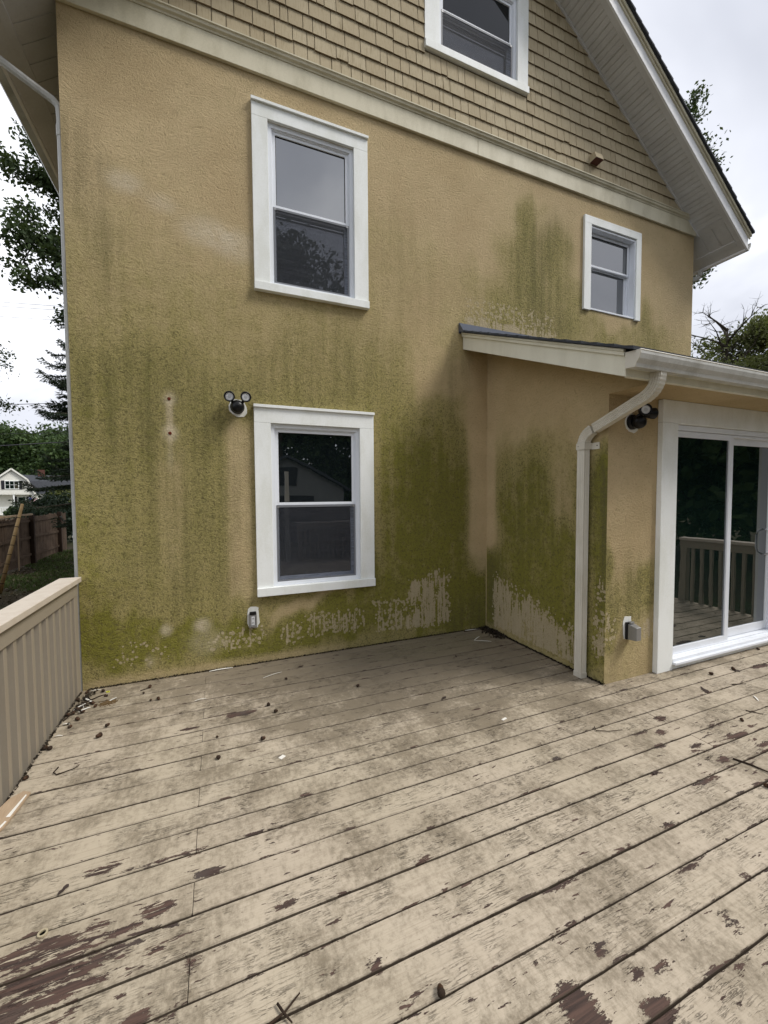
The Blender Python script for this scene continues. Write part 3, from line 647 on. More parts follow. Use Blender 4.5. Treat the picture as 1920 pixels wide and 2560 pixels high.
def shingle_box(mb, s):
    a, b, z0, z1, t, sk = s
    yb0, yt0 = -.0245-t, -.009-t*.3; th = .012
    dz = sk
    return mb.add([(a,yb0,z0+dz),(b,yb0,z0-dz),(b,yb0+th,z0-dz),(a,yb0+th,z0+dz),(a,yt0,z1),(b,yt0,z1),(b,yt0+.004,z1),(a,yt0+.004,z1)],
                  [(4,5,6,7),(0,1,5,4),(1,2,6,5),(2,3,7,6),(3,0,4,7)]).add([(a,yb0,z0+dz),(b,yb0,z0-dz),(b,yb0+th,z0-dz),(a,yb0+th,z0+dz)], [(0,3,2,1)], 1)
def size_in_view(s):
    u_, v_, q = cam_px((s[0]+s[1])/2, 0, (s[2]+s[3])/2)
    if -40 < u_ < 1960 and -60 < v_ < 2620: return (s[1]-s[0])*(s[3]-s[2])/q**2
    return 0
SH.sort(key=size_in_view, reverse=True)
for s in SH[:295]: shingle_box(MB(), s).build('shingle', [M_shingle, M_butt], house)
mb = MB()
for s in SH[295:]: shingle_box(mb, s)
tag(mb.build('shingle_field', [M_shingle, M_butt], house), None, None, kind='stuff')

# ---- soffits: vinyl panels, one object each, over a dark deck
YO = -.42; YBK = 9.9
def slope_box(mb, xa, xb_, y0, y1, t0, t1, s=1):
    """slab lying t0..t1 above the soffit plane between distances xa..xb_ from the ridge (s=+1 right slope, -1 left)"""
    P_ = [];
    for t in (t0, t1):
        for (x, y) in ((xa,y0),(xb_,y0),(xb_,y1),(xa,y1)): P_.append((CX+s*x, y, RZ-SL*x+t))
    return mb.add(P_, [(0,3,2,1),(4,5,6,7),(0,1,5,4),(1,2,6,5),(2,3,7,6),(3,0,4,7)])
HWX = XR-CX; EXX = EX-CX
for s in (1, -1):
    x = HWX - .008; i = 0
    while x > .25:
        pw = .112; mb = MB(); g_ = .010
        slope_box(mb, x-pw/2+g_/2, x, YO+.055, -.035, .006, .02, s); slope_box(mb, x-pw+g_, x-pw/2-g_/2, YO+.055, -.035, .006, .02, s)
        slope_box(mb, x-pw, x, YO+.055, -.035, .013, .024, s)
        slope_box(mb, x-.012, x-.004, YO+.055, -.035, .001, .012, s)
        mb.build('soffit_panel', M_soffit, house); x -= pw; i += 1
    y = YO+.055
    while y < YBK-.02:
        pw = .16; mb = MB()
        slope_box(mb, HWX+.05, EXX-.14, y+.007, y+pw-.007, .006, .02, s); slope_box(mb, HWX+.05, EXX-.14, y, y+pw, .014, .024, s)
        mb.build('soffit_panel', M_soffit, house); y += pw
    mb = MB()
    slope_box(mb, HWX-.006, HWX+.055, YO+.02, YBK, 0, .022, s) if False else slope_box(mb, HWX-.006, HWX+.055, YO+.055, 0, 0, .022, s)
    slope_box(mb, HWX+.004, HWX+.055, 0.004, YBK, 0, .022, s)
    slope_box(mb, EXX-.145, EXX-.095, YO+.055, YBK, -.006, .022, s)
    slope_box(mb, EXX-.095, EXX-.0, YO+.0, YBK, .004, .022, s); slope_box(mb, HWX-.006, EXX, YO, YO+.058, 0, .022, s)
    slope_box(mb, 0.02, HWX-.006, YO, YO+.058, .0, .022, s); slope_box(mb, .02, HWX+.05, -.037, -.002, -.016, .022, s)
    mb.build('soffit_trim', M_soffit, house, .002)
    mb = MB(); slope_box(mb, -.0, EXX+.02, YO-.024, YO, -.004, .215, s); fb = mb.build('rake_fascia', M_fascia, house, .003)
    mb = MB(); slope_box(mb, 0, EXX+.04, YO-.042, YO-.024, .150, .168, s); slope_box(mb, 0, EXX+.045, YO-.058, YO-.024, .182, .222, s)
    mb.build('drip_moulding', M_cream, fb, .002)
    mb = MB(); slope_box(mb, EXX, EXX+.022, YO, YBK, -.02, .17, s); mb.build('eave_fascia', M_fascia, house, .003)
    # roof: overlapping shingle courses
    mb = MB(); d_ = EXX+.06; nrow = 0
    slope_box(mb, 0, EXX+.03, YO+.004, YBK, .026, .222, s)
    while d_ > 0:
        d0 = max(d_-.115, 0)
        jy = random.uniform(-.006, .006)
        P_ = [(CX+s*(d0-.03), YO-.085+jy, RZ-SL*(d0-.03)+.228), (CX+s*d_, YO-.085+jy, RZ-SL*d_+.232), (CX+s*d_, YBK+.05, RZ-SL*d_+.232), (CX+s*(d0-.03), YBK+.05, RZ-SL*(d0-.03)+.228),
              (CX+s*(d0-.03), YO-.085+jy, RZ-SL*(d0-.03)+.240), (CX+s*d_, YO-.085+jy, RZ-SL*d_+.262), (CX+s*d_, YBK+.05, RZ-SL*d_+.262), (CX+s*(d0-.03), YBK+.05, RZ-SL*(d0-.03)+.240)]
        mb.add(P_, [(0,3,2,1),(4,5,6,7),(0,1,5,4),(1,2,6,5),(2,3,7,6),(3,0,4,7)]); d_ = d0
    mb.build('roof', M_asphalt, house)
    # eave gutter
    gx = EXX+.024
    pf = [(0,.15),(0,.03),(.075,.025),(.085,.05),(.11,.085),(.118,.115),(.118,.145),(.112,.145),(.108,.115),(.07,.045),(.01,.045),(.006,.15)]
    mb = MB().prism([(CX+s*(gx+a), EZ+b-.03) for a, b in pf], 1, YO+.0, YBK); mb.build('gutter', M_gutter, house)
# leader pipes at the two eaves
pipe = MB().tube([(-1.575, .12, 5.10), (-1.575, .12, 5.01), (-1.55, .12, 4.98), (-1.11, .12, 4.73), (-1.075, .12, 4.69), (-1.07, .12, 4.62), (-1.07, .12, GZ)], .028, 8).build('downspout', M_gutter, house)
MB().tube([(-1.07, .12, 1.255), (-1.07, .12, 1.27)], .033, 8).tube([(-1.07, .12, 4.46), (-1.07, .12, 4.55)], .032, 8).build('pipe_joint', M_gutter, pipe)
MB().tube([(7.11, .17, 5.06), (7.11, .17, 4.99), (7.08, .17, 4.955), (6.74, .17, 4.82), (6.71, .17, 4.79), (6.71, .17, 4.6), (6.71, .17, GZ)], .036, 8).build('downspout', M_gutter, house)

# ---- windows
def ring(mb, x0, x1, z0, z1, w_, y0, y1, wb=None, wt=None):
    wb = w_ if wb is None else wb; wt = w_ if wt is None else wt
    mb.box(x0, x0+w_, y0, y1, z0, z1); mb.box(x1-w_, x1, y0, y1, z0, z1)
    mb.box(x0+w_, x1-w_, y0, y1, z0, z0+wb); mb.box(x0+w_, x1-w_, y0, y1, z1-wt, z1); return mb
def window(outer, op, meet, head, casing=M_white, sill=True, recess=0.0, screen=True, open_top=False, label=None):
    x0, x1, z0, z1 = outer; a, b, c, d = op
    mb = MB()
    jt = head
    root = empty('window'); root.parent = house
    for (qa, qb) in ((x0, a), (b, x1)): MB().box(qa, qb, -.030, .0, c if sill else z0, jt).build('side_casing', casing, root, .002)
    if label: root['label'] = label
    if sill: MB().box(x0-.002, x1+.002, -.052, .0, z0, c).build('sill', casing, root, .003)
    mb = MB().box(x0, x1, -.0295, 0, jt+.0015, z1-.026)
    if sill: mb.box(x0-.004, x1+.006, -.048, 0, z1-.026, z1)
    else: mb.box(x0, x1, -.0295, 0, z1-.026, z1)
    mb.build('head_casing', casing, root, .002)
    y = .004+recess
    if sill: fr_ = ring(MB(), a, b, c, d, .036, y, y+.11); ring(fr_, a+.036, b-.036, c+.03, d-.036, .009, y+.012, y+.11)
    else:
        fr_ = ring(MB(), a, b, c, d, .020, -.012, y+.11); ring(fr_, a+.02, b-.02, c+.02, d-.02, .014, y+.03, y+.11)
    fr_.build('frame', M_vinyl, root, .0015)
    i0, i1, j0, j1 = (a+.045, b-.045, c+.040, d-.045) if sill else (a+.034, b-.034, c+.034, d-.034)
    # lower sash sits further in
    ring(MB(), i0, i1, j0, meet+.012, .030, y+.062, y+.092, .036, .030).build('sash', M_vinyl, root, .0015)
    MB().box(i0+.030, i1-.030, y+.078, y+.084, j0+.036, meet-.018).build('pane', M_glass, root)
    ring(MB(), i0, i1, meet-.014, j1, .028, y+.022, y+.052, .026, .028).build('sash', M_vinyl, root, .0015)
    MB().box(i0+.028, i1-.028, y+.036, y+.042, meet+.012, j1-.028).build('pane', M_darkglass if open_top else M_glass, root)
    MB().box(i0+.028, i1-.028, y+.0345, y+.0358, meet+.012, j1-.028).add([], []) if False else None
    # black spacer lines round the glass, standing in for the frame's dark reflection too
    if not open_top: ring(MB(), i0+.028, i1-.028, meet+.012, j1-.028, .006, y+.032, y+.0355).build('glazing_seal', M_black, root)
    if screen:
        ring(MB(), i0-.002, i1+.002, j0-.004, meet-.016, .018, y+.010, y+.018).build('screen_frame', paint_grey, root)
        MB().box(i0+.015, i1-.015, y+.013, y+.0145, j0+.014, meet-.030).build('screen', M_screen, root)
        for qx in (i0+.004, i1-.026):
            for qz in (meet-.040,): MB().box(qx, qx+.022, y+.008, y+.0098, qz, qz+.022).build('screen_corner', M_grey, root)
    return root
paint_grey = paint('screen_frame_metal', (0.17, 0.18, 0.20), 0.45, 0.1)
w1 = window((0.348, 1.528, 0.642, 2.436), W1, 1.512, 2.270)
for q in (.74, 1.12): MB().box(q, q+.06, .066, .09, 1.524, 1.545).box(q+.015, q+.045, .06, .085, 1.545, 1.556).build('sash_lock', M_vinyl, w1, .002)
window((0.377, 1.484, 3.473, 5.156), W2, 4.290, 5.010)
window((4.438, 5.497, 3.972, 5.153), W3, 4.600, 5.055, sill=False, recess=.035, screen=False)
window((2.134, 3.498, 6.268, 7.480), (W4[0], W4[1], W4[2], W4[3]), 6.80, 7.301, open_top=True)

# ---- sliding door
door = empty('sliding_door'); door.parent = house
for qa, qb in ((3.560, D0), (D1, D1+.2)): MB().box(qa, qb, YB-.045, YB, 0.002, 2.2).build('side_casing', M_white, door, .003)
MB().box(3.560, D1+.2, YB-.045, YB, 2.2015, 2.396).build('head_casing', M_white, door, .003)
y = YB
mb = ring(MB(), D0, D1, .055, 2.198, .022, y-.010, y+.13, .05, .045); ring(mb, D0+.02, D1-.02, .10, 2.15, .012, y+.012, y+.13, .02, .02)
mb.build('frame', M_vinyl, door, .002)
MB().box(D0+.001, D1, y-.075, y+.05, .052, .075).box(D0+.001, D1, y-.045, y+.05, .075, .10).build('threshold', M_vinyl, door, .003)
MB().box(D0, D1, y-.035, y+.05, .002, .05).build('kick_board', M_white, door, .002)
ring(MB(), D0+.02, 4.70, .118, 2.150, .062, y+.015, y+.05, .055, .052).build('door_panel', M_vinyl, door, .002)
# the fixed pane shows almost no stile at the jamb side
MB().box(3.800, 4.645, y+.028, y+.034, .165, 2.105).build('pane', M_doorglass, door)
ring(MB(), 4.655, D1-.01, .125, 2.140, .060, y+.062, y+.095, .085, .075).build('door_panel', M_vinyl, door, .002)
MB().box(4.705, D1-.06, y+.074, y+.08, .20, 2.075).build('pane', M_doorglass, door)
MB().tube([(5.41, y+.062, .93), (5.41, y+.02, .95), (5.40, y+.012, 1.0), (5.40, y+.012, 1.13), (5.41, y+.02, 1.18), (5.41, y+.062, 1.20)], .010, 8).build('handle', M_vinyl, door, smooth=True)

# ---- vent hood on the gable, wall anchors
mb = MB(); mb.add([(4.50,-.02,5.79),(4.63,-.02,5.79),(4.63,-.02,5.885),(4.50,-.02,5.885),(4.50,-.13,5.80),(4.63,-.13,5.80),(4.63,-.10,5.885),(4.50,-.10,5.885)],
    [(2,3,7,6),(0,3,7,4),(1,2,6,5),(4,5,6,7)]); vh = mb.build('vent_hood', M_shingle, house)
MB().box(4.504, 4.626, -.125, -.03, 5.792, 5.806).build('vent_flap', M_brick, vh)
for z in (2.431, 2.137):
    MB().lathe([(.014, 0), (.014, .004), (.006, .006)], 12, Matrix.Translation((-.347, 0, z)) @ Matrix.Rotation(R(90), 4, 'X')).build('wall_anchor', M_red, house)

# ================================================================== DECK
deck = empty('deck', (0, 0, 0)); deck['kind'] = 'structure'
random.seed(21)
DX0, DX1 = -1.049, 6.40
mesh_y0 = -2.177
def board(x0, x1, y0, y1, seed):
    random.seed(seed)
    dz = random.uniform(-.0016, .0012); tw = random.uniform(-.0012, .0012); gap = random.uniform(.0030, .0046); r = .0035; th = .026
    ga, gb = gap*random.uniform(.7, 1.4), gap*random.uniform(.7, 1.4)
    n_ = max(2, int((x1-x0)/.07)); vs_ = []; fs_ = []
    for i in range(n_+1):
        x = x0 + .0012 + (x1-x0-.0024)*i/n_
        j0 = random.gauss(0, .0006); j1 = random.gauss(0, .0006); jz = random.gauss(0, .0003)
        a, b = y0+ga+j0, y1-gb+j1
        for (yy, zz_) in ((a, -th), (a, -r*1.3), (a+r, 0), (a+(b-a)*.5, .0008), (b-r, 0), (b, -r*1.3), (b, -th)):
            vs_.append((x, yy, zz_+dz+jz+tw*((yy-a)/.14)))
    k_ = 7
    for i in range(n_):
        for j in range(k_): fs_.append((i*k_+j, i*k_+(j+1) % k_, (i+1)*k_+(j+1) % k_, (i+1)*k_+j))
    fs_ += [tuple(range(k_)), tuple(range(n_*k_+k_-1, n_*k_-1, -1))]
    return MB().add(vs_, fs_).build('deck_board', M_deck, deck)
nb = 0
for k in range(-24, 15):
    y0 = mesh_y0 + .147*k; y1 = y0+.147
    if y0 > -.01: continue
    y1 = min(y1, -.004) if y1 > -.004 else y1
    if k % 2 == 0: js = [DX0, 2.868, DX1]
    else: js = [DX0, -.11, 4.62, DX1]
    # (k=-3 spans -2.62..-2.47)
    js = [DX0, -.11, 4.62, DX1] if k % 2 != 0 else [DX0, 2.868, DX1]
    for a, b in zip(js[:-1], js[1:]):
        if y0 > YB-.12 and y1 > YB:      # boards under the bump-out stop at its wall
            b = min(b, XB)
            if a >= XB: continue
        board(a, b, y0, y1, 100+nb); nb += 1
# joists and skirt under the boards
for i, x in enumerate(np.arange(DX0+.10, DX1, .406)):
    MB().box(x-.019, x+.019, -5.70, -.02 if x < XB-.1 else YB-.02, -.22, -.032).build('joist', M_joist, deck)
MB().box(DX0-.01, DX1+.01, -5.74, -5.70, -.25, -.03).box(DX0+.004, DX0+.03, -5.70, -.02, -.25, -.03).box(DX1+.005, DX1+.04, -5.70, YB, -.25, -.03).build('rim_board', M_rail, deck)

# ================================================================== RAILINGS
def railing(label, ax, c, a, b, face, posts, parent=None):
    """rail along axis ax ('x' or 'y') at coordinate c; face=+1: deck side towards +"""
    root = empty('deck_railing', (c, a, 0) if ax == 'y' else (a, c, 0)); tag(root, label, 'railing', 'painted wooden railings round the deck')
    lo = root.location
    def bx(mb, u0, u1, v0, v1, z0, z1):   # u along rail, v across
        if ax == 'y': mb.box(min(v0,v1)-lo[0], max(v0,v1)-lo[0], u0-lo[1], u1-lo[1], z0, z1)
        else: mb.box(u0-lo[0], u1-lo[0], min(v0,v1)-lo[1], max(v0,v1)-lo[1], z0, z1)
        return mb
    f = face
    bx(MB(), a, b, c+f*.028, c-f*.118, .903, .942).build('cap_rail', M_railtop, root, .003)
    bx(MB(), a, b, c, c-f*.036, .795, .9015).build('top_rail', M_rail, root, .003)
    bx(MB(), a, b, c-f*.004, c-f*.036, .045, .13).build('bottom_rail', M_rail, root, .003) if False else None
    for p in posts: bx(MB(), p-.045, p+.045, c-f*.003, c-f*.092, -.6, .902).build('post', M_rail, root, .003)
    u = a+.175; me = None
    while u < b-.12:
        if all(abs(u-p) > .07 for p in posts):
            if me is None:
                o = MB(); bx(o, a+.0, a+.038, c-f*.012, c-f*.050, -.28, .80); o = o.build('baluster', M_rail, root, .002); me = o; o.location = (0, u-.019-a, 0) if ax == 'y' else (u-.019-a, 0, 0)
            else:
                o = me.copy(); col.objects.link(o); o.parent = root; o.location = (0, u-.019-a, 0) if ax == 'y' else (u-.019-a, 0, 0)
        u += .1185
    return root
railing('taupe painted railing with close balusters running from the house corner along the left deck edge', 'y', -1.047, -5.65, -.003, 1, (-.048, -1.90, -3.75, -5.58))
railing('taupe railing section on the right deck edge beside the sliding door', 'y', 6.35, -3.05, YB-.01, -1, (-3.0, YB-.06))
railing('rear railing behind the viewpoint, closing the far side of the deck', 'x', -5.62, 1.80, 6.40, 1, (1.85, 3.6, 5.3, 6.35))

# ================================================================== FLOODLIGHTS
def lamp_head(root, p, aim, arm0):
    q = Vector(aim).normalized(); Mx = Matrix.Translation(p) @ q.to_track_quat('Z', 'Y').to_matrix().to_4x4()
    h = MB().lathe([(.010, -.052), (.026, -.045), (.038, -.02), (.044, .01), (.047, .028), (.046, .033), (.0345, .032), (.034, .018)], 28, Mx).build('lamp_head', M_black, root, smooth=True)
    MB().lathe([(.0330, .018), (.0330, .0245), (.024, .0255)], 28, Mx).build('lens', M_lens, h)
    MB().lathe([(.015, .0255), (.015, .027), (.008, .0275)], 20, Mx).build('diode_ring', M_lens2, h)
    MB().tube([arm0, (Vector(arm0)+Vector(p))/2 + Vector((0, -.01, 0)), Vector(p)-q*.035], [.015, .013, .016], 10).build('arm', M_black, root, smooth=True)
def floodlight(loc, label, h1, a1, h2, a2):
    root = empty('floodlight_camera', loc); tag(root, label, 'floodlight', 'security floodlights on the stucco walls')
    rot = Matrix.Rotation(R(90), 4, 'X')
    random.seed(int(loc[0]*10)+3)
    pts = []
    for i in range(26):
        t = 2*math.pi*i/26; r_ = .072 + random.uniform(0, .007) + (.022*max(0, math.cos(t+.75))**4)
        pts.append((r_*math.cos(t), r_*math.sin(t)))
    MB().prism([(a, b-.004) for a, b in pts], 1, -.005, -.001).build('putty_ring', M_caulk, root)
    MB().lathe([(.062, .003), (.062, .022), (.050, .034)], 28, rot).build('mounting_plate', M_black, root, smooth=False)
    MB().lathe([(.030, .030), (.050, .045), (.056, .065), (.054, .088), (.042, .108), (.020, .118), (.004, .120)], 28, Matrix.Translation((0, 0, -.008)) @ rot).build('camera_body', M_black, root, smooth=True)
    MB().lathe([(.012, .112), (.012, .122), (.006, .124)], 16, Matrix.Translation((0, 0, -.004)) @ rot).build('camera_lens', M_lens2 if False else M_black, root)
    lamp_head(root, h1, a1, (-.035, -.05, .02)); lamp_head(root, h2, a2, (.035, -.05, .02))
    return root
floodlight((.206, 0, 2.40), 'black twin-head floodlight camera on the stucco left of the lower window', (-.066, -.085, .072), (-.12, -1, -.12), (.066, -.085, .078), (.10, -1, -.10))
floodlight((3.225, YB, 2.185), 'black twin-head floodlight camera beside the sliding door under the downspout elbow', (-.012, -.12, .078), (-.62, -1, -.05), (.115, -.085, .066), (1, -.25, .03))

# ================================================================== OUTLETS
o1 = empty('power_outlet', (.302, 0, .43)); tag(o1, 'grey weatherproof power outlet with open cover under the lower window', 'outlet', 'outdoor power outlets')
random.seed(8)
def blot(w_, h_, k=22, j=.006):
    return [((w_/2)*(abs(math.cos(t))**.5)*math.copysign(1, math.cos(t)) + random.uniform(-j, j), (h_/2)*(abs(math.sin(t))**.5)*math.copysign(1, math.sin(t)) + random.uniform(-j, j)) for t in [2*math.pi*i/k for i in range(k)]]
MB().prism([(a+.008, b+.015) for a, b in blot(.105, .20)], 1, -.004, -.001).build('caulk_patch', M_caulk, o1)
MB().box(-.036, .036, -.028, -.004, -.078, .058).build('box', M_grey, o1, .004)
MB().box(-.030, .030, -.036, -.028, .045, .078).build('hinge_cover', M_black, o1, .004)
MB().box(-.033, -.018, -.035, -.028, -.07, .044).box(.026, .034, -.035, -.028, -.07, .044).box(-.018, .026, -.035, -.028, -.07, -.052).build('cover_frame', M_grey, o1, .002)
MB().box(-.015, .016, -.034, -.028, -.05, .030).build('receptacle', M_lens, o1, .002)
MB().box(-.008, -.004, -.0345, -.034, .005, .018).box(.004, .008, -.0345, -.034, .005, .018).box(-.008, -.004, -.0345, -.034, -.035, -.022).box(.004, .008, -.0345, -.034, -.035, -.022).build('slot', M_dark, o1)
o2 = empty('power_outlet', (3.235, YB, .435)); tag(o2, 'grey power outlet with bubble cover on the narrow stucco pier by the sliding door', 'outlet', 'outdoor power outlets')
MB().prism([(a-.008, b+.012) for a, b in blot(.10, .20)], 1, -.004, -.001).build('caulk_patch', M_caulk, o2)
MB().box(-.04, .036, -.025, -.004, -.08, .065).build('box', M_black, o2, .003)
mb = MB(); mb.add([(-.034,-.026,-.078),(.036,-.026,-.078),(.036,-.026,.055),(-.034,-.026,.055),(-.026,-.10,-.072),(.030,-.10,-.072),(.030,-.10,.038),(-.026,-.10,.038)], [(0,3,2,1),(4,5,6,7),(0,1,5,4),(1,2,6,5),(2,3,7,6),(3,0,4,7)])
mb.build('bubble_cover', M_grey, o2, .004)
MB().box(-.022, .022, -.045, -.026, .056, .072).build('hinge_cover', M_grey, o2, .003)

# ================================================================== TREES
def leaf_cloud(rng, C_, n_, sig, size, aspect=1.8):
    """n_ leaf quads round each centre"""
    C_ = np.repeat(np.asarray(C_, float), n_, 0); k = len(C_)
    P_ = C_ + rng.normal(0, 1, (k, 3))*np.asarray(sig)
    a = rng.normal(0, 1, (k, 3)); a /= np.linalg.norm(a, axis=1, keepdims=True)
    b = np.cross(a, rng.normal(0, 1, (k, 3))); b /= np.linalg.norm(b, axis=1, keepdims=True)
    s_ = size*rng.uniform(.6, 1.3, (k, 1)); a = a*s_*aspect*.5; b = b*s_*.5
    V_ = np.stack([P_-a, P_-a*.1+b, P_+a, P_-a*.1-b], 1).reshape(-1, 3)
    return V_, np.arange(4*k).reshape(-1, 4)
def tree(label, base, height, spread, seed, leaf=M_leaf, lsize=.11, nl=34, limbs=13, lo=.35, sig=.34, clumps=7, trunk_r=.22, name='deciduous_tree', group=None, bare=False, droop=0.0, leafmul=1.0, lean=(0, 0)):
    rng = np.random.default_rng(seed); random.seed(seed)
    root = empty(name, base); tag(root, label, 'tree', group)
    T = MB(); pts = []; 
    for i in range(7):
        t = i/6; pts.append((lean[0]*t*t + .12*math.sin(t*5+seed)*spread*.2, lean[1]*t*t+.1*math.cos(t*4+seed)*spread*.2, height*.86*t))
    T.tube(pts, [trunk_r*(1-.85*i/6) for i in range(7)], 8); T.build('trunk', M_bark, root, smooth=True)
    L = MB(); tips = []
    for i in range(limbs):
        t = lo + (1-lo)*(i+.5)/limbs; az = i*2.399+rng.uniform(-.4, .4)
        j = min(int(t*6), 5); f_ = t*6-j; p = Vector(pts[j]).lerp(Vector(pts[j+1]), f_)
        ln = spread*math.sqrt(max(0.08, 1-((t-.52)/.56)**2))*rng.uniform(.75, 1.12); up = .25+.75*t-droop
        d = Vector((math.cos(az), math.sin(az), up)).normalized(); q = p.copy(); path = [tuple(p)]
        for s_ in range(4):
            d = (d + Vector(rng.normal(0, .16, 3)) + Vector((0, 0, .05-droop*.25))).normalized(); q = q + d*ln/4; path.append(tuple(q))
            if s_ >= 1:
                for _ in range(2 if s_ < 3 else 3):
                    d2 = (d + Vector(rng.normal(0, .75, 3))).normalized(); l2 = ln*rng.uniform(.16, .36); e_ = q + d2*l2
                    mid_ = q + d2*l2*.5 + Vector(rng.normal(0, .06, 3))*ln*.2
                    L.tube([tuple(q), tuple(mid_), tuple(e_)], [trunk_r*.10, trunk_r*.07, trunk_r*.03], 4, False)
                    tips += [tuple(mid_), tuple(e_)]
                    for _k in range(3):
                        d3 = (d2 + Vector(rng.normal(0, .8, 3))).normalized(); e3 = e_ + d3*l2*.5
                        L.tube([tuple(e_), tuple(e3)], [trunk_r*.035, trunk_r*.012], 3, False); tips.append(tuple(e3))
        L.tube(path, [trunk_r*.34, trunk_r*.26, trunk_r*.19, trunk_r*.12, trunk_r*.06], 6, False)
        tips.append(path[-1])
    L.build('limb', M_bark, root)
    if not bare:
        tips = np.array(tips); V_, F_ = leaf_cloud(rng, tips, nl, (sig, sig, sig*.62), lsize)
        o = npmesh('crown', V_, F_, leaf, root); 
    return root
def spruce(label, base, height, spread, seed, group=None, lsize=.10, dens=1.0):
    rng = np.random.default_rng(seed); root = empty('spruce_tree', base); tag(root, label, 'tree', group)
    MB().tube([(0, 0, 0), (.03, 0, height*.5), (0, 0, height)], [.2, .12, .02], 8).build('trunk', M_bark, root, smooth=True)
    L = MB(); V_ = []; nn = 0
    z = height*.15
    while z < height*.97:
        t = z/height; ln = spread*(1-t)**.85+.12
        for k in range(5):
            az = rng.uniform(0, 6.283); d = Vector((math.cos(az), math.sin(az), 0)); l_ = ln*rng.uniform(.7, 1.1)
            P0 = Vector((0, 0, z)); P1 = P0+d*l_*.5+Vector((0, 0, -.06*l_)); P2 = P0+d*l_*.85+Vector((0, 0, -.10*l_)); P3 = P0+d*l_+Vector((0, 0, .02*l_))
            L.tube([P0, P1, P2, P3], [.025, .018, .010, .004], 4, False)
            m_ = max(6, int(l_*16*dens)); sd = d.cross(Vector((0, 0, 1)))
            for i in range(m_):
                u_ = (i+1)/m_; b = P0.lerp(P1, u_*2) if u_ < .5 else (P1.lerp(P2, (u_-.5)/.35) if u_ < .85 else P2.lerp(P3, (u_-.85)/.15))
                for s_ in (-1, 1):
                    w_ = l_*.34*(1-u_*.75)*rng.uniform(.6, 1.1); e_ = b + sd*s_*w_ + d*w_*.75 + Vector((0, 0, -w_*.30+rng.uniform(-.03, .03)))
                    L.tube([b, e_], [.006, .002], 3, False)
                    for j in range(int(5+w_*26*dens)):
                        c = b.lerp(e_, rng.uniform(.1, 1.0)); a = (e_-b).normalized()*lsize*rng.uniform(.5, .9)+Vector(rng.normal(0, lsize*.30, 3)); q = a.cross(Vector(rng.normal(0, 1, 3))).normalized()*lsize*.09
                        V_ += [tuple(c-a*.2), tuple(c+q+a*.4), tuple(c+a), tuple(c-q+a*.4)]
        z += max(.16, .30*(1-t*.5)) * (height/8)**.5
    L.build('branch', M_bark, root)
    V_ = np.array(V_); npmesh('needles', V_, np.arange(len(V_)).reshape(-1, 4), M_needle, root)
    return root

# left side, behind the house corner
tree('tall oak behind the house, leafy boughs hanging in the sky left of the wall', (-1.9, 14.4, GZ), 16.2, 4.4, 7, lsize=.085, nl=110, limbs=22, sig=.22, lo=.58, trunk_r=.3)
tree('airy oak at the left edge of the photo above the wires', (-11.6, 17.6, GZ), 9.6, 3.1, 12, lsize=.075, nl=56, limbs=16, sig=.22, lo=.46)
spruce('dark spruce with drooping boughs beside the downspout, behind the fence', (-3.75, 12.9, GZ), 11.0, 2.6, 3, lsize=.12, dens=1.35)
# right side
tree('slender tree rising over the right roof edge, only its top twigs showing', (13.75, 4.95, GZ), 16.4, 1.65, 25, lsize=.065, nl=13, limbs=12, sig=.14, lo=.62, trunk_r=.16)
tree('spreading olive green tree right of the house above the low gutter', (20.5, 4.6, GZ), 9.2, 3.2, 31, leaf=M_leaf3, lsize=.075, nl=50, limbs=20, sig=.24, lo=.45)
tree('bare branched tree reaching above the olive tree on the right', (19.4, 6.2, GZ), 10.6, 2.6, 33, bare=True, limbs=18, lo=.55, trunk_r=.16)
# behind the viewpoint (seen in the glass)
GR = 'trees across the back yard behind the viewpoint'
tree('tall maple reflected in the upper window', (4.1, -22.0, GZ), 19.2, 5.0, 41, leaf=M_leaf2, lsize=.22, nl=26, limbs=16, sig=.55, group=GR, lo=.40, lean=(-1.5, 0))
spruce('spruce reflected at the left of the lower window', (1.0, -19.5, GZ), 9.0, 3.0, 43, group=GR, lsize=.2, dens=.55)
tree('maple reflected in the middle of the lower window', (6.0, -27.0, GZ), 7.4, 4.2, 44, leaf=M_leaf2, lsize=.24, nl=26, limbs=12, sig=.6, group=GR, lo=.2)
tree('maple reflected at the right of the lower window', (9.8, -24.5, GZ), 8.8, 3.6, 45, leaf=M_leaf2, lsize=.24, nl=26, limbs=12, sig=.6, group=GR, lo=.15)
for i, (x_, y_, h_, s_) in enumerate([(14.5, -12.5, 8.2, 3.8), (17.0, -8.0, 7.2, 3.6), (20.0, -4.5, 7.6, 3.8), (15.5, -16.5, 8.8, 4.2), (22.5, -10.0, 8.6, 4.5), (-9, -20, 9, 4)]):
    tree('dense leafy tree ' + ('reflected in the fixed door pane, nearest the back corner', 'reflected in the middle of the sliding door', 'reflected at the far right of the sliding door', 'behind the row, toward the back corner', 'behind the row, beyond the sliding door', 'far back left behind the viewpoint')[i], (x_, y_, GZ), h_, s_, 60+i, leaf=M_leaf2, lsize=.22, nl=34, limbs=15, sig=.55, group=GR, lo=.06)
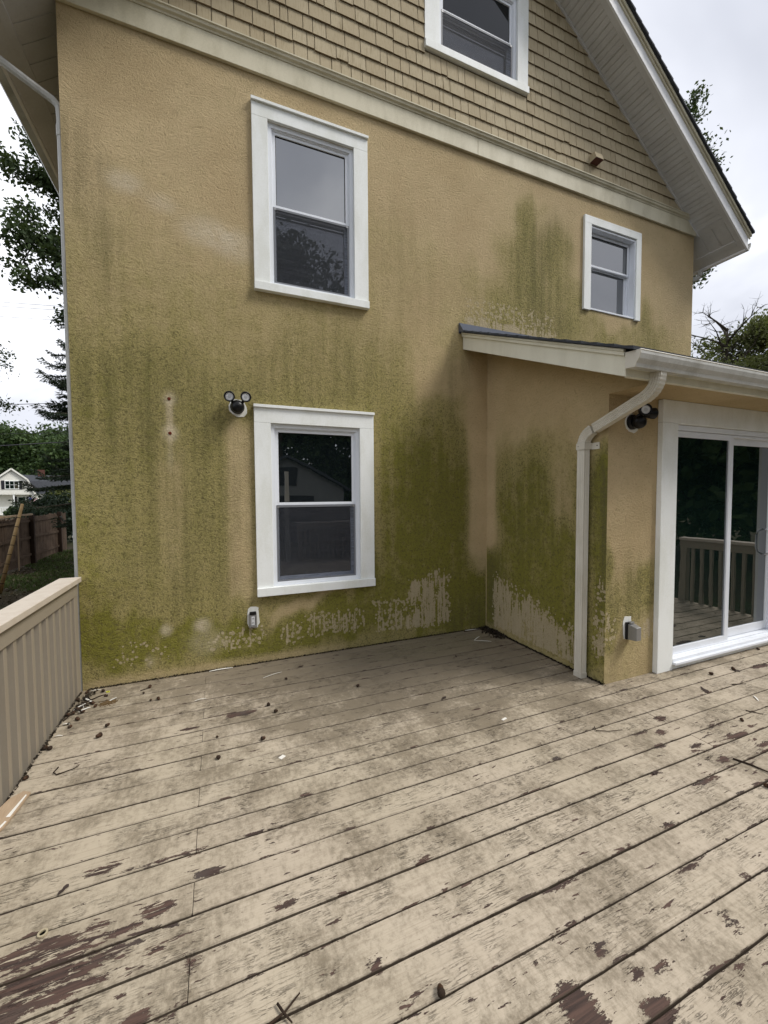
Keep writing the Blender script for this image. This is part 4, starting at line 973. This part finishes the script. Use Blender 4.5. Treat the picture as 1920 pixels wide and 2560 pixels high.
# far background beyond the fence
tree('broad dark round tree behind the white house', (-31.5, 92.0, -.9), 10.0, 7.5, 71, leaf=M_leaf2, lsize=.36, nl=90, limbs=22, sig=1.25, lo=.12, trunk_r=.4, name='round_tree')
tree('second broad dark tree behind the white house, nearer the downspout', (-22.5, 88.0, -.9), 8.4, 6.5, 72, leaf=M_leaf2, lsize=.36, nl=90, limbs=20, sig=1.2, lo=.10, trunk_r=.4, name='round_tree')
tree('broad dark tree behind the roofs at the left edge', (-44.0, 90.0, -.9), 7.5, 7.0, 73, leaf=M_leaf2, lsize=.36, nl=70, limbs=18, sig=1.2, lo=.10, trunk_r=.4, name='round_tree')
def shrub(label, base, rx, rz, seed, leaf, lsize, n_=260, nl=22, group=None):
    rng = np.random.default_rng(seed); root = empty('shrub', base); tag(root, label, 'shrub', group)
    a = rng.normal(0, 1, (n_, 3)); a /= np.linalg.norm(a, axis=1, keepdims=True); a *= rng.uniform(.55, 1, (n_, 1))**.5; P_ = a*[rx, rx, rz]+[0, 0, rz]
    P_ = P_[P_[:, 2] > 0.02]
    V_, F_ = leaf_cloud(rng, P_, nl, rx*.10, lsize); npmesh('foliage', V_, F_, leaf, root)
    m = MB()
    for i in range(9):
        t = i*.7; m.tube([(0, 0, -.05), (math.cos(t)*rx*.5, math.sin(t)*rx*.5, rz*1.2)], [.03, .01], 4)
    m.build('stem', M_bark, root)
shrub('yellow green bush behind the spruce, in front of the dark roof', (-11.9, 38.0, -.75), 1.35, 1.5, 81, M_leaf3, .13)
shrub('dark clipped round bush in front of the white porch', (-20.6, 53.0, -.75), .75, .55, 82, M_leaf2, .12, 160, 16)
shrub('dark low bush right of the porch', (-17.2, 50.0, -.75), 1.3, .8, 83, M_leaf2, .14, 200, 18)
shrub('dark hedge growing against the far fence corner', (-7.9, 22.0, -.85), 1.5, 1.25, 84, M_needle, .10, 260, 24)

# ================================================================== FENCE, POLE, YARD THINGS
random.seed(5)
fence = empty('wooden_fence', (-6.25, 6.0, GZ)); tag(fence, 'weathered brown board fence with three rails along the side yard', 'fence')
FX = 0.0; y = 0.0
fb_me = []
while y < 12.3:
    w_ = random.uniform(.125, .15); h_ = 1.72 + random.uniform(-.05, .04); mb = MB()
    mb.prism([(y, 0.02), (y+w_-.008, .02), (y+w_-.008, h_-.05), (y+w_*.7, h_), (y+w_*.3, h_+random.uniform(-.03, .01)), (y, h_-.05)], 0, -.045, -.025+random.uniform(-.004, .004))
    mb.build('fence_board', M_fence, fence); y += w_
for p in (.1, 3.0, 5.75, 8.55, 11.35): MB().box(-.03, .11, p-.06, p+.06, -.1, 1.78).build('post', M_post, fence, .01)
for z in (.28, .92, 1.52):
    for p0, p1 in ((.1, 3.0), (3.0, 5.75), (5.75, 8.55), (8.55, 11.35)):
        dz = random.uniform(-.03, .03); mb = MB(); mb.add([(-.024,p0+.06,z+dz),(.02,p0+.06,z+dz),(.02,p1-.06,z-dz),(-.024,p1-.06,z-dz),(-.024,p0+.06,z+dz+.085),(.02,p0+.06,z+dz+.085),(.02,p1-.06,z-dz+.085),(-.024,p1-.06,z-dz+.085)],
            [(0,3,2,1),(4,5,6,7),(0,1,5,4),(1,2,6,5),(2,3,7,6),(3,0,4,7)]); mb.build('rail', M_fence, fence)
pl = MB().box(-.03, .03, -1.9, 1.4, -.03, .03); o = pl.build('wooden_batten', M_pale, None); o.location = (-6.15, 13.0, GZ+1.80); tag(o, 'pale batten lying along the top of the board fence', 'batten')
o = MB().tube([(-.10, -.06, -.5), (.015, .27, .46), (.13, .60, 1.42)], [.040, .036, .030], 10).build('bamboo_pole', M_bamboo, None, smooth=True); o.location = (-4.25, 7.25, .0); tag(o, 'knotted bamboo pole leaning up to the left of the fence', 'pole')
for i in range(9): MB().tube([(-.10+.0240*i, -.06+.069*i, -.5+.2*i), (-.10+.0240*i+.002, -.06+.069*i+.005, -.5+.2*i+.016)], [.0425-.001*i, .0425-.001*i], 10).build('knot', M_post, o)
o = MB().tube([(0, 0, 0), (.02, 0, 1.72)], .022, 8).build('stake', M_pale, None); o.location = (-6.05, 12.9, GZ); tag(o, 'thin upright pale stake in front of the fence boards', 'stake')
mb = MB().box(-.09, .09, -.05, .05, 0, 1.08); o = mb.build('red_post', M_red, None, .01); o.location = (-4.42, 7.0, GZ); o.rotation_euler = (0, R(4), 0); tag(o, 'leaning red brown post at the left edge below the pole', 'post')
rp_ = empty('red_gate', (-5.55, 16.6, GZ)); tag(rp_, 'red brown board gate between the fence end and the house', 'gate')
for i in range(6): MB().box(i*.155, i*.155+.148, -.02, .0, .05, 1.62+.01*(i % 2)).build('gate_board', M_red, rp_)
for z in (.4, 1.3): MB().box(0, .92, .0, .04, z, z+.09).build('rail', M_red, rp_)

# lawn: blades and dead leaves in the part of the yard beside the deck
rng = np.random.default_rng(9); k = 85000
gx = rng.uniform(-8.2, -1.5, k); gy = rng.uniform(.2, 18, k)
patch_ = np.sin(gx*1.3+gy*.6)+np.sin(gx*.5-gy*.9+1)+.6*np.sin(gx*3.1+gy*2.3); keep = patch_ > -.5; gx, gy = gx[keep], gy[keep]; k = len(gx)
gz = GZ + 0.05*np.sin(gx*.9)*np.cos(gy*.7)
a = rng.uniform(0, 6.28, k); h_ = rng.uniform(.03, .085, k); wd = .010
dx, dy = np.cos(a), np.sin(a); lx, ly = rng.normal(0, .03, k), rng.normal(0, .03, k)
V_ = np.stack([np.stack([gx-dx*wd, gy-dy*wd, gz], 1), np.stack([gx+dx*wd, gy+dy*wd, gz], 1), np.stack([gx+lx+dx*.002, gy+ly+dy*.002, gz+h_], 1), np.stack([gx+lx-dx*.002, gy+ly-dy*.002, gz+h_], 1)], 1).reshape(-1, 3)
o = npmesh('grass', V_, np.arange(4*k).reshape(-1, 4), M_grass); tag(o, 'patchy green grass in the side yard', 'grass', kind='stuff')
k = 5200; P_ = np.stack([rng.uniform(-6.2, -1.5, k), rng.uniform(.2, 18, k), np.full(k, GZ+.03)], 1); P_[:, 2] += 0.05*np.sin(P_[:, 0]*.9)*np.cos(P_[:, 1]*.7)
V_, F_ = leaf_cloud(rng, P_, 1, .012, .055, 1.5)
o = npmesh('fallen_leaves', V_, F_, M_litter); tag(o, 'brown and pale fallen leaves scattered over the yard', 'leaves', kind='stuff')

# ================================================================== NEIGHBOUR'S HOUSE
nb_ = empty('neighbour_house', (-22.4, 57.6, -.55), R(20)); tag(nb_, 'white gambrel roofed house with black shutters and porch beyond the fence', 'house')
G = [(-2.0, 2.45), (-1.35, 4.15), (0, 5.35), (1.35, 4.15), (2.0, 2.45)]
MB().prism(G, 1, 0, 5).build('gable_wall', M_siding, nb_)
for i in range(18):
    z = 2.5+.15*i
    w_ = 2.0-(z-2.45)*.382 if z < 4.15 else 1.35*(5.35-z)/1.2
    if w_ > .1: MB().box(-w_+.02, w_-.02, -.025, -.002, z, z+.14).build('clapboard', M_siding, nb_)
for (p0, p1) in zip(G[:-1], G[1:]):
    d = Vector((p1[0]-p0[0], p1[1]-p0[1])); n_ = Vector((-d.y, d.x)).normalized()*.12
    e0 = Vector(p0)-d*.03; e1 = Vector(p1)+d*.03
    MB().prism([tuple(e0), tuple(e1), tuple(e1+n_), tuple(e0+n_)], 1, -.25, 5).build('roof', M_asphalt, nb_)
    MB().prism([tuple(e0-n_*.3), tuple(e1-n_*.3), tuple(e1+n_*1.1), tuple(e0+n_*1.1)], 1, -.30, -.245).build('rake_board', M_siding, nb_)
wn_ = MB().box(-.62, .62, -.09, -.03, 3.0, 4.02).build('window', M_white, nb_)
for q in (-.56, -.17, .22): MB().box(q, q+.34, -.10, -.088, 3.08, 3.50).build('pane', M_doorglass, wn_); MB().box(q, q+.34, -.10, -.088, 3.54, 3.94).build('pane', M_doorglass, wn_)
for q in (-.92, .66): MB().box(q, q+.26, -.09, -.03, 3.0, 4.02).build('shutter', M_shutter, nb_)
MB().box(-1.9, 2.0, 1.6, 5, 0, 2.45).build('wall', M_siding, nb_)
MB().box(-2.0, 2.0, -.05, 1.7, 2.36, 2.46).build('porch_ceiling', M_siding, nb_)
for q in (-1.9, .12, 1.86): MB().box(q-.07, q+.07, .0, .14, 0, 2.36).build('porch_post', M_white, nb_)
MB().box(-2.0, 2.0, -.02, 1.7, -.3, .06).build('porch_floor', M_siding, nb_)
wf = MB().box(.45, 1.25, 1.52, 1.6, .5, 2.1).build('window', M_white, nb_); MB().box(.53, 1.17, 1.50, 1.52, .58, 1.28).build('pane', M_doorglass, wf); MB().box(.53, 1.17, 1.50, 1.52, 1.34, 2.02).build('pane', M_doorglass, wf)
for q in (.15, 1.30): MB().box(q, q+.24, 1.5, 1.6, .5, 2.1).build('shutter', M_shutter, nb_)
for i in range(12): MB().box(-1.85+i*.15, -1.80+i*.15, .02, .06, .06, .85).build('porch_baluster', M_white, nb_)
MB().box(-1.9, .1, .0, .09, .82, .9).build('porch_rail', M_white, nb_)
# wings behind, with dark roofs
MB().box(-12, 9.5, 3.0, 9, 0, 2.5).build('wing_wall', M_siding, nb_)
for x0_, x1_ in ((-12.2, -1.2), (1.0, 9.8)):
    MB().prism([(2.75, 2.45), (3.5, 4.1), (5.6, 4.95), (7.7, 4.1), (9.2, 2.45)], 0, x0_, x1_).build('wing_roof', M_asphalt, nb_)
MB().box(2.6, 3.3, 5.2, 5.9, 4.6, 5.65).build('chimney', M_brick, nb_)
# flag on a short staff
fl = empty('flag', (-20.2, 55.6, .2)); tag(fl, 'small stars and stripes flag on a staff in front of the porch', 'flag')
MB().tube([(0, 0, -.2), (0, 0, 1.15), (.28, -.1, 1.55)], .02, 6).build('staff', M_white, fl)
for i in range(13):
    z = .92-.05*i+.35; mb = MB(); xa = .0 if i > 6 else .30
    mb.add([(xa*.9+.05, -.02, z-.25*xa), (.78, -.04, z-.22), (.78, -.04, z-.17), (xa*.9+.05, -.02, z+.05-.25*xa)], [(0,1,2,3)])
    mb.add([(xa*.9+.05, .0, z-.25*xa), (.78, -.02, z-.22), (.78, -.02, z-.17), (xa*.9+.05, .0, z+.05-.25*xa)], [(0,1,2,3)])
    mb.build('stripe', M_fred if i % 2 == 0 else M_fwhite, fl)
cn = MB().add([(.04, -.03, .95), (.33, -.03, .87), (.33, -.03, 1.22), (.04, -.03, 1.30), (.04, -.01, .95), (.33, -.01, .87), (.33, -.01, 1.22), (.04, -.01, 1.30)], [(0,1,2,3),(7,6,5,4)]).build('canton', M_navy, fl)
# garage behind the viewpoint
ga = empty('garage', (3.3, -16.5, GZ), 0); tag(ga, 'grey gabled garage behind the viewpoint, mirrored in the lower window', 'garage')
MB().prism([(-2.9, 0), (2.9, 0), (2.9, 2.75), (0, 4.3), (-2.9, 2.75)], 1, -5, 0).build('wall', M_garage, ga)
for sgn in (-1, 1): MB().prism([(0, 4.32), (sgn*3.2, 2.61), (sgn*3.2, 2.74), (0, 4.46)], 1, -5.3, .35).build('roof', M_asphalt, ga)
MB().box(-2.5, 1.3, 0, .03, 0, 2.35).build('garage_door', M_shutter, ga); MB().box(-.8, .5, 0, .04, 2.9, 3.8).build('window', M_shutter, ga)
o = MB().box(-.06, .06, -.06, .06, 0, 3.15).build('timber_post', M_spout, None); o.location = (2.02, -8.5, GZ); tag(o, 'tall pale timber post behind the viewpoint, mirrored in the lower window', 'post')
fe = empty('picket_fence', (5.6, -12.5, GZ)); tag(fe, 'dark picket fence across the back yard behind the viewpoint', 'fence')
for i in range(95): MB().prism([(i*.15-2, 0), (i*.15-1.88, 0), (i*.15-1.88, 1.95), (i*.15-1.94, 2.1), (i*.15-2, 1.95)], 1, 0, .02).build('picket', M_fence, fe)
for z in (.35, 1.2): MB().box(-2, 12.2, -.05, -.002, z, z+.09).build('rail', M_fence, fe)

# ================================================================== POWER LINES
WL = [((-12.10, 28.86, 13.64), (-8.91, 29.87, 14.28), .013, 'highest power line, upper of the close pair left of the house'), ((-12.13, 28.85, 13.38), (-8.93, 29.87, 14.02), .013, 'power line just under the highest one, lower of the close pair'),
      ((-12.13, 28.85, 12.75), (-8.93, 29.87, 13.35), .013, 'thin power line below the close pair'), ((-12.31, 28.78, 7.30), (-9.11, 29.82, 7.87), .02, 'dark cable crossing the spruce tip'),
      ((-12.37, 28.76, 5.49), (-9.17, 29.80, 5.85), .012, 'thin cable over the round tree'), ((-12.39, 28.75, 4.75), (-9.19, 29.80, 5.25), .035, 'thick black cable lowest above the neighbour roof')]
for a, b, r_, lb in WL:
    a, b = Vector(a), Vector(b); d = b-a; pts = [a + d*t + Vector((0, 0, .004*(t*t*4))) for t in (-6, -4, -2, 0, 1, 3, 5, 8)]
    tag(MB().tube(pts, r_, 5).build('power_line', M_wire, None), lb, 'power line', 'power lines crossing the sky')

# ================================================================== LITTER ON THE DECK
def acorn(name='acorn'):
    root = empty(name); nut = MB().lathe([(.002, -.013), (.006, -.011), (.0088, -.005), (.0092, .002), (.0085, .007)], 12).build('nut', M_acorn, root, smooth=True)
    MB().lathe([(.0090, .004), (.0108, .006), (.0105, .011), (.006, .0145), (.002, .0155)], 12).build('cup', M_cup, root, smooth=True)
    return root
AC = [(-.995,-.074,'in the pile against the corner post'),(-.881,-.092,'by the wall just left of the yellow cap'),(-.838,-.201,'below the yellow cap'),(-.874,-.357,'left of the sawdust pile'),(-.938,-.525,'below the white splinters near the railing'),(-.958,-.616,'above the short splinter by the railing'),
 (-1.022,-.427,'touching the railing foot among the splinters'),(-.993,-.409,'inside the heap by the railing'),(-.985,-.350,'on top of the heap by the railing'),(-.723,-.694,'on a seam between railing and bare patch'),(-.745,-.829,'largest of the nearby ones, out on the deck from the railing'),
 (-1.025,-.845,'one of a pair at the railing'),(-1.000,-.862,'second of a pair at the railing'),(-1.022,-1.141,'alone at the railing foot near the curved twig'),(-.536,-.170,'near the wall under the screw holes'),(-.443,-.421,'right of the sawdust pile, out from the wall'),(-.497,-.409,'small, paired with the one beside it'),
 (.34,-.849,'above right of the big bare patch'),(.381,-.97,'right of the big bare patch'),(-.019,-1.138,'tiny, below the small bare patch'),(.258,-1.281,'on the seam below the bare patches'),(-.016,-1.371,'in the open boards left of centre'),(-.57,-.255,'tiny, between wall and sawdust'),
 (-1.03,-.188,'wedged behind the splinters at the post'),(-.935,-.414,'beside the pale splinter'),(.532,-.458,'under the lower window, near the wall'),(1.065,-.83,'in the middle of the far boards'),(3.98,-1.837,'in front of the sliding door casing'),(5.045,-1.68,'by the door threshold at the right edge'),
 (3.365,-2.369,'right of the flaked area'),(2.727,-2.793,'at the right edge of the photo'),(.638,-2.902,'standing in the gap near the bottom'),(4.27,-1.86,'on the seam below the threshold'),(-.90,-.30,'next to the white splinter at the corner')]
random.seed(3)
a0 = None
for i, (x_, y_, lb) in enumerate(AC):
    if a0 is None: a0 = acorn(); o = a0
    else:
        o = a0.copy(); col.objects.link(o)
        for ch in list(a0.children):
            c = ch.copy(); col.objects.link(c); c.parent = o
    s_ = random.uniform(.95, 1.25)
    if i == 10: s_ = 1.45
    if 'tiny' in lb or 'small' in lb: s_ = .65
    o.scale = (s_, s_, s_); o.location = (x_, y_, .0105*s_); o.rotation_euler = (R(random.uniform(70, 100)), 0, random.uniform(0, 6.28))
    tag(o, 'brown acorn ' + lb, 'acorn', 'acorns scattered on the deck')
def twig(label, pts, r_, forks=()):
    o = MB().tube(pts, [r_*(1-.5*i/(len(pts)-1)) for i in range(len(pts))], 6)
    for f in forks: o.tube(f, [r_*.7]*(len(f)-1)+[r_*.4], 5)
    c = pts[0]; o = o.build('twig', M_twig, None, smooth=True, loc=(c[0], c[1], 0)); tag(o, label, 'twig', 'twigs on the deck'); return o
twig('curved black twig on the boards near the railing', [(-.885,-1.095,.006),(-.895,-1.14,.006),(-.870,-1.17,.006),(-.800,-1.150,.008),(-.775,-1.132,.010)], .0042)
twig('thick forked twig lying across a seam at the bottom', [(.075,-2.765,.004),(.12,-2.775,.008),(.17,-2.765,.012),(.22,-2.735,.012)], .0055, [[(.150,-2.735,.012),(.165,-2.767,.013),(.185,-2.80,.012)]])
twig('long dark twig lying across the boards at the right edge', [(2.83,-2.585,.006),(2.86,-2.66,.008),(2.87,-2.74,.010),(2.84,-2.84,.008)], .006)
twig('knobbly black twig beside the yellow cap in the corner', [(-.985,-.262,.006),(-.93,-.235,.010),(-.885,-.185,.008),(-.845,-.165,.006)], .006)
twig('thin twig against the foot of the railing', [(-1.03,-.50,.004),(-1.00,-.41,.010),(-.94,-.30,.012),(-.915,-.27,.012)], .005)
twig('curled thin twig above the flaked paint on the right', [(2.36,-2.02,.004),(2.33,-2.06,.006),(2.40,-2.10,.008),(2.50,-2.12,.006)], .0035)
twig('short black twig near the door on the right boards', [(3.93,-2.02,.004),(4.05,-2.06,.005)], .004)
twig('short straight twig at the right edge of the boards', [(3.55,-2.30,.004),(3.60,-2.38,.005)], .004)
twig('thin twig in the sheltered corner of the deck', [(2.62,-.05,.006),(2.80,-.06,.012),(2.93,-.10,.006)], .004)
twig('twig by the wall right of the sawdust', [(-.60,-.20,.004),(-.53,-.175,.006)], .0035)
def sliver(label, a, b, w_, z=.004, mat=M_strip, curl=.004, cat='splinter', nm='splinter'):
    a, b = Vector((a[0], a[1], z)), Vector((b[0], b[1], z)); d = (b-a); s_ = Vector((-d.y, d.x, 0)).normalized()*w_/2; n_ = 5; vs_ = []; fs_ = []
    for i in range(n_+1):
        t = i/n_; p = a+d*t-Vector((a.x, a.y, 0)); q = s_*(1-.6*abs(2*t-1)**3); up = Vector((0, 0, curl*math.sin(t*3.14)))
        vs_ += [p-q+up, p+q+up, p+q+up+Vector((0, 0, .0022)), p-q+up+Vector((0, 0, .0022))]
    for i in range(n_):
        for j in range(4): fs_.append((i*4+j, i*4+(j+1) % 4, i*4+4+(j+1) % 4, i*4+4+j))
    fs_ += [(3,2,1,0), (n_*4, n_*4+1, n_*4+2, n_*4+3)]
    o = MB().add(vs_, fs_).build(nm, mat, None); o.location = (a.x, a.y, 0); tag(o, label, cat, 'pale wood and paint splinters on the deck'); return o
for lb, a, b, w_ in [('white square stick lying in the corner litter', (-1.003,-.153), (-.898,-.288), .013), ('thin white splinter touching the wall by the post', (-.975,-.05), (-.905,-.048), .006),
    ('short white chip under the square stick', (-.985,-.285), (-.950,-.335), .016), ('curved white splinter below the heap', (-.965,-.40), (-.905,-.35), .014), ('pale splinter leaning on the heap by the railing', (-1.01,-.36), (-.955,-.27), .010),
    ('short white splinter at the railing beyond the acorn pair', (-1.019,-.552), (-.975,-.566), .008), ('second white splinter nearer along the railing', (-1.015,-.706), (-.972,-.716), .007),
    ('long white splinter lying along the foot of the wall', (-.084,-.030), (.117,-.028), .017), ('pale curved splinter right of the sawdust pile', (-.81,-.33), (-.755,-.255), .009),
    ('white splinter in the sheltered corner by the wall', (2.656,-.02), (2.845,-.05), .014), ('pale stick pointing to the wall in the sheltered corner', (2.56,-.33), (2.694,-.248), .008), ('pale stick lying flat in the sheltered corner', (2.565,-.335), (2.718,-.427), .008),
    ('thin pale sliver on the open boards left of centre', (.35,-.36), (.52,-.30), .005), ('tiny pale sliver on the far boards', (-.18,-.56), (-.10,-.55), .005), ('white scratch like sliver in front of the door', (3.86,-2.20), (3.80,-2.26), .010)]:
    sliver(lb, a, b, w_)
o = MB().box(-.018, .018, -.013, .013, .001, .003).build('paint_chip', M_strip, None); o.location = (.345, -1.51, .001); o.rotation_euler = (0, 0, R(35)); tag(o, 'white diamond shaped chip on the middle boards', 'chip')
o = MB().box(-.022, .022, -.008, .008, .001, .003).build('paint_chip', M_strip, None); o.location = (1.86, -1.70, .001); o.rotation_euler = (0, 0, R(15)); tag(o, 'white paint chip in front of the downspout', 'chip')
bp_ = empty('board_fragment', (-1.0, -1.40, 0)); tag(bp_, 'pale broken board end with white paint lying against the railing', 'board')
MB().prism([(.018, .125), (.055, .10), (.045, -.02), (.030, -.14), (.012, -.17), (-.04, -.165), (-.045, .02), (-.03, .08)], 2, .004, .018).build('wood', M_pale, bp_, .002)
MB().prism([(.040, .085), (.046, .075), (.032, -.075), (.014, -.07)], 2, .0183, .0192).build('paint_remnant', M_strip, bp_); MB().prism([(.022, -.10), (.030, -.105), (.022, -.145), (.012, -.135)], 2, .0183, .0192).build('paint_remnant', M_strip, bp_)
o = MB().lathe([(.0095, 0), (.013, 0), (.013, .005), (.0095, .005), (.0095, 0)], 20).build('plastic_ring', M_yellow, None); o.location = (-.842, -.115, .001); tag(o, 'small yellow plastic ring by the wall in the corner', 'ring')
o = MB().lathe([(.010, 0), (.016, 0), (.016, .006), (.010, .006), (.010, 0)], 24).build('washer', M_ring, None); o.location = (-.613, -2.187, .001); tag(o, 'pale round washer on the flaked boards at lower left', 'washer')
random.seed(6)
o = MB()
for i in range(260):
    x_, y_ = random.gauss(0, .028), random.gauss(0, .020); s_ = .004; z_ = max(.001, .010*math.exp(-(x_*x_+y_*y_)/.0012)*random.random()); o.box(x_-s_, x_+s_, y_-s_*.6, y_+s_*.6, 0, z_+.002)
o = o.build('debris_heap', M_pile, None); o.location = (-.80, -.32, .0005); o['kind'] = 'stuff'; tag(o, 'small brown sawdust heap near the corner', 'debris')
def dead_leaf(label, x_, y_, s_, rz, seed, mat=M_leafdry):
    random.seed(seed); vs_ = [(0, 0, .006)]; k_ = 11
    for i in range(k_):
        t = 2*math.pi*i/k_; r_ = s_*(1+.25*math.cos(2*t))*random.uniform(.75, 1.15); vs_.append((r_*math.cos(t), r_*.6*math.sin(t), .002+random.uniform(0, .008)))
    top = [(0, i+1, (i+1) % k_+1) for i in range(k_)]; n0 = len(vs_); vs_ += [(a, b, c-.0008) for a, b, c in vs_]; bot = [(n0, n0+(i+1) % k_+1, n0+i+1) for i in range(k_)]
    sd_ = [(i+1, n0+i+1, n0+(i+1) % k_+1, (i+1) % k_+1) for i in range(k_)]
    o = MB().add(vs_, top+bot+sd_).build('dead_leaf', mat, None); o.location = (x_, y_, 0); o.rotation_euler = (0, 0, rz); tag(o, label, 'leaf', 'dead leaves on the deck')
dead_leaf('black crumpled leaf on the middle far boards', 1.62, -1.277, .026, .4, 1); dead_leaf('dark leaf in front of the door casing', 3.62, -1.99, .040, 1.0, 2); dead_leaf('dark leaf at the right edge before the threshold', 4.95, -1.93, .04, .2, 3)
dead_leaf('small dark leaf on the seam below the door', 4.27, -1.88, .028, 2.0, 4); dead_leaf('blue black leaf on the seam at lower left', -.599, -2.015, .017, .9, 5); dead_leaf('dark curled leaf under the lower window', .70, -.25, .022, .3, 6)
dead_leaf('dark oval leaf on the boards below the flaked area', 2.287, -2.484, .024, .2, 7); dead_leaf('black speck of leaf near the sheltered corner', 2.15, -.62, .02, 1.3, 8)
# dirt gathered where the boards meet the walls
rng = np.random.default_rng(17)
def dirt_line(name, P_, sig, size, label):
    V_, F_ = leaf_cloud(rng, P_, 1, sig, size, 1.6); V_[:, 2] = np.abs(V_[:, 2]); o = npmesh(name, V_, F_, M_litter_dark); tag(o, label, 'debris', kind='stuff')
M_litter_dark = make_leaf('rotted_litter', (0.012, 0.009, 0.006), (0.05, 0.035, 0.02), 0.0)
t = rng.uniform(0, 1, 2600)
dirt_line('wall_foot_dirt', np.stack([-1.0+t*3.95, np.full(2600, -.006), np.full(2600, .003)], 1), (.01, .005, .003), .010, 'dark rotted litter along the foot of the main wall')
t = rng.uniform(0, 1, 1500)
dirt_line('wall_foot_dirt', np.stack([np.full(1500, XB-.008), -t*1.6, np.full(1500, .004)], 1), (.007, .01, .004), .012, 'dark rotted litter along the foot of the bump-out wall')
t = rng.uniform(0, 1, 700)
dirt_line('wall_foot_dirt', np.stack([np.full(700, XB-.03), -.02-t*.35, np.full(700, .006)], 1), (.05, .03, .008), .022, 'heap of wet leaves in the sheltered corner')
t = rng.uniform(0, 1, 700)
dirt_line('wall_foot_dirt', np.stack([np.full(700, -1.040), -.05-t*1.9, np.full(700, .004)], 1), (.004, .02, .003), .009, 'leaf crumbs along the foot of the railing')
t = rng.uniform(0, 1, 260)
dirt_line('corner_litter', np.stack([-1.0+rng.normal(0, .022, 120)+.03, -.22+rng.normal(0, .10, 120), np.full(120, .006)], 1), (.008, .01, .005), .017, 'black leaf scraps heaped by the corner post')
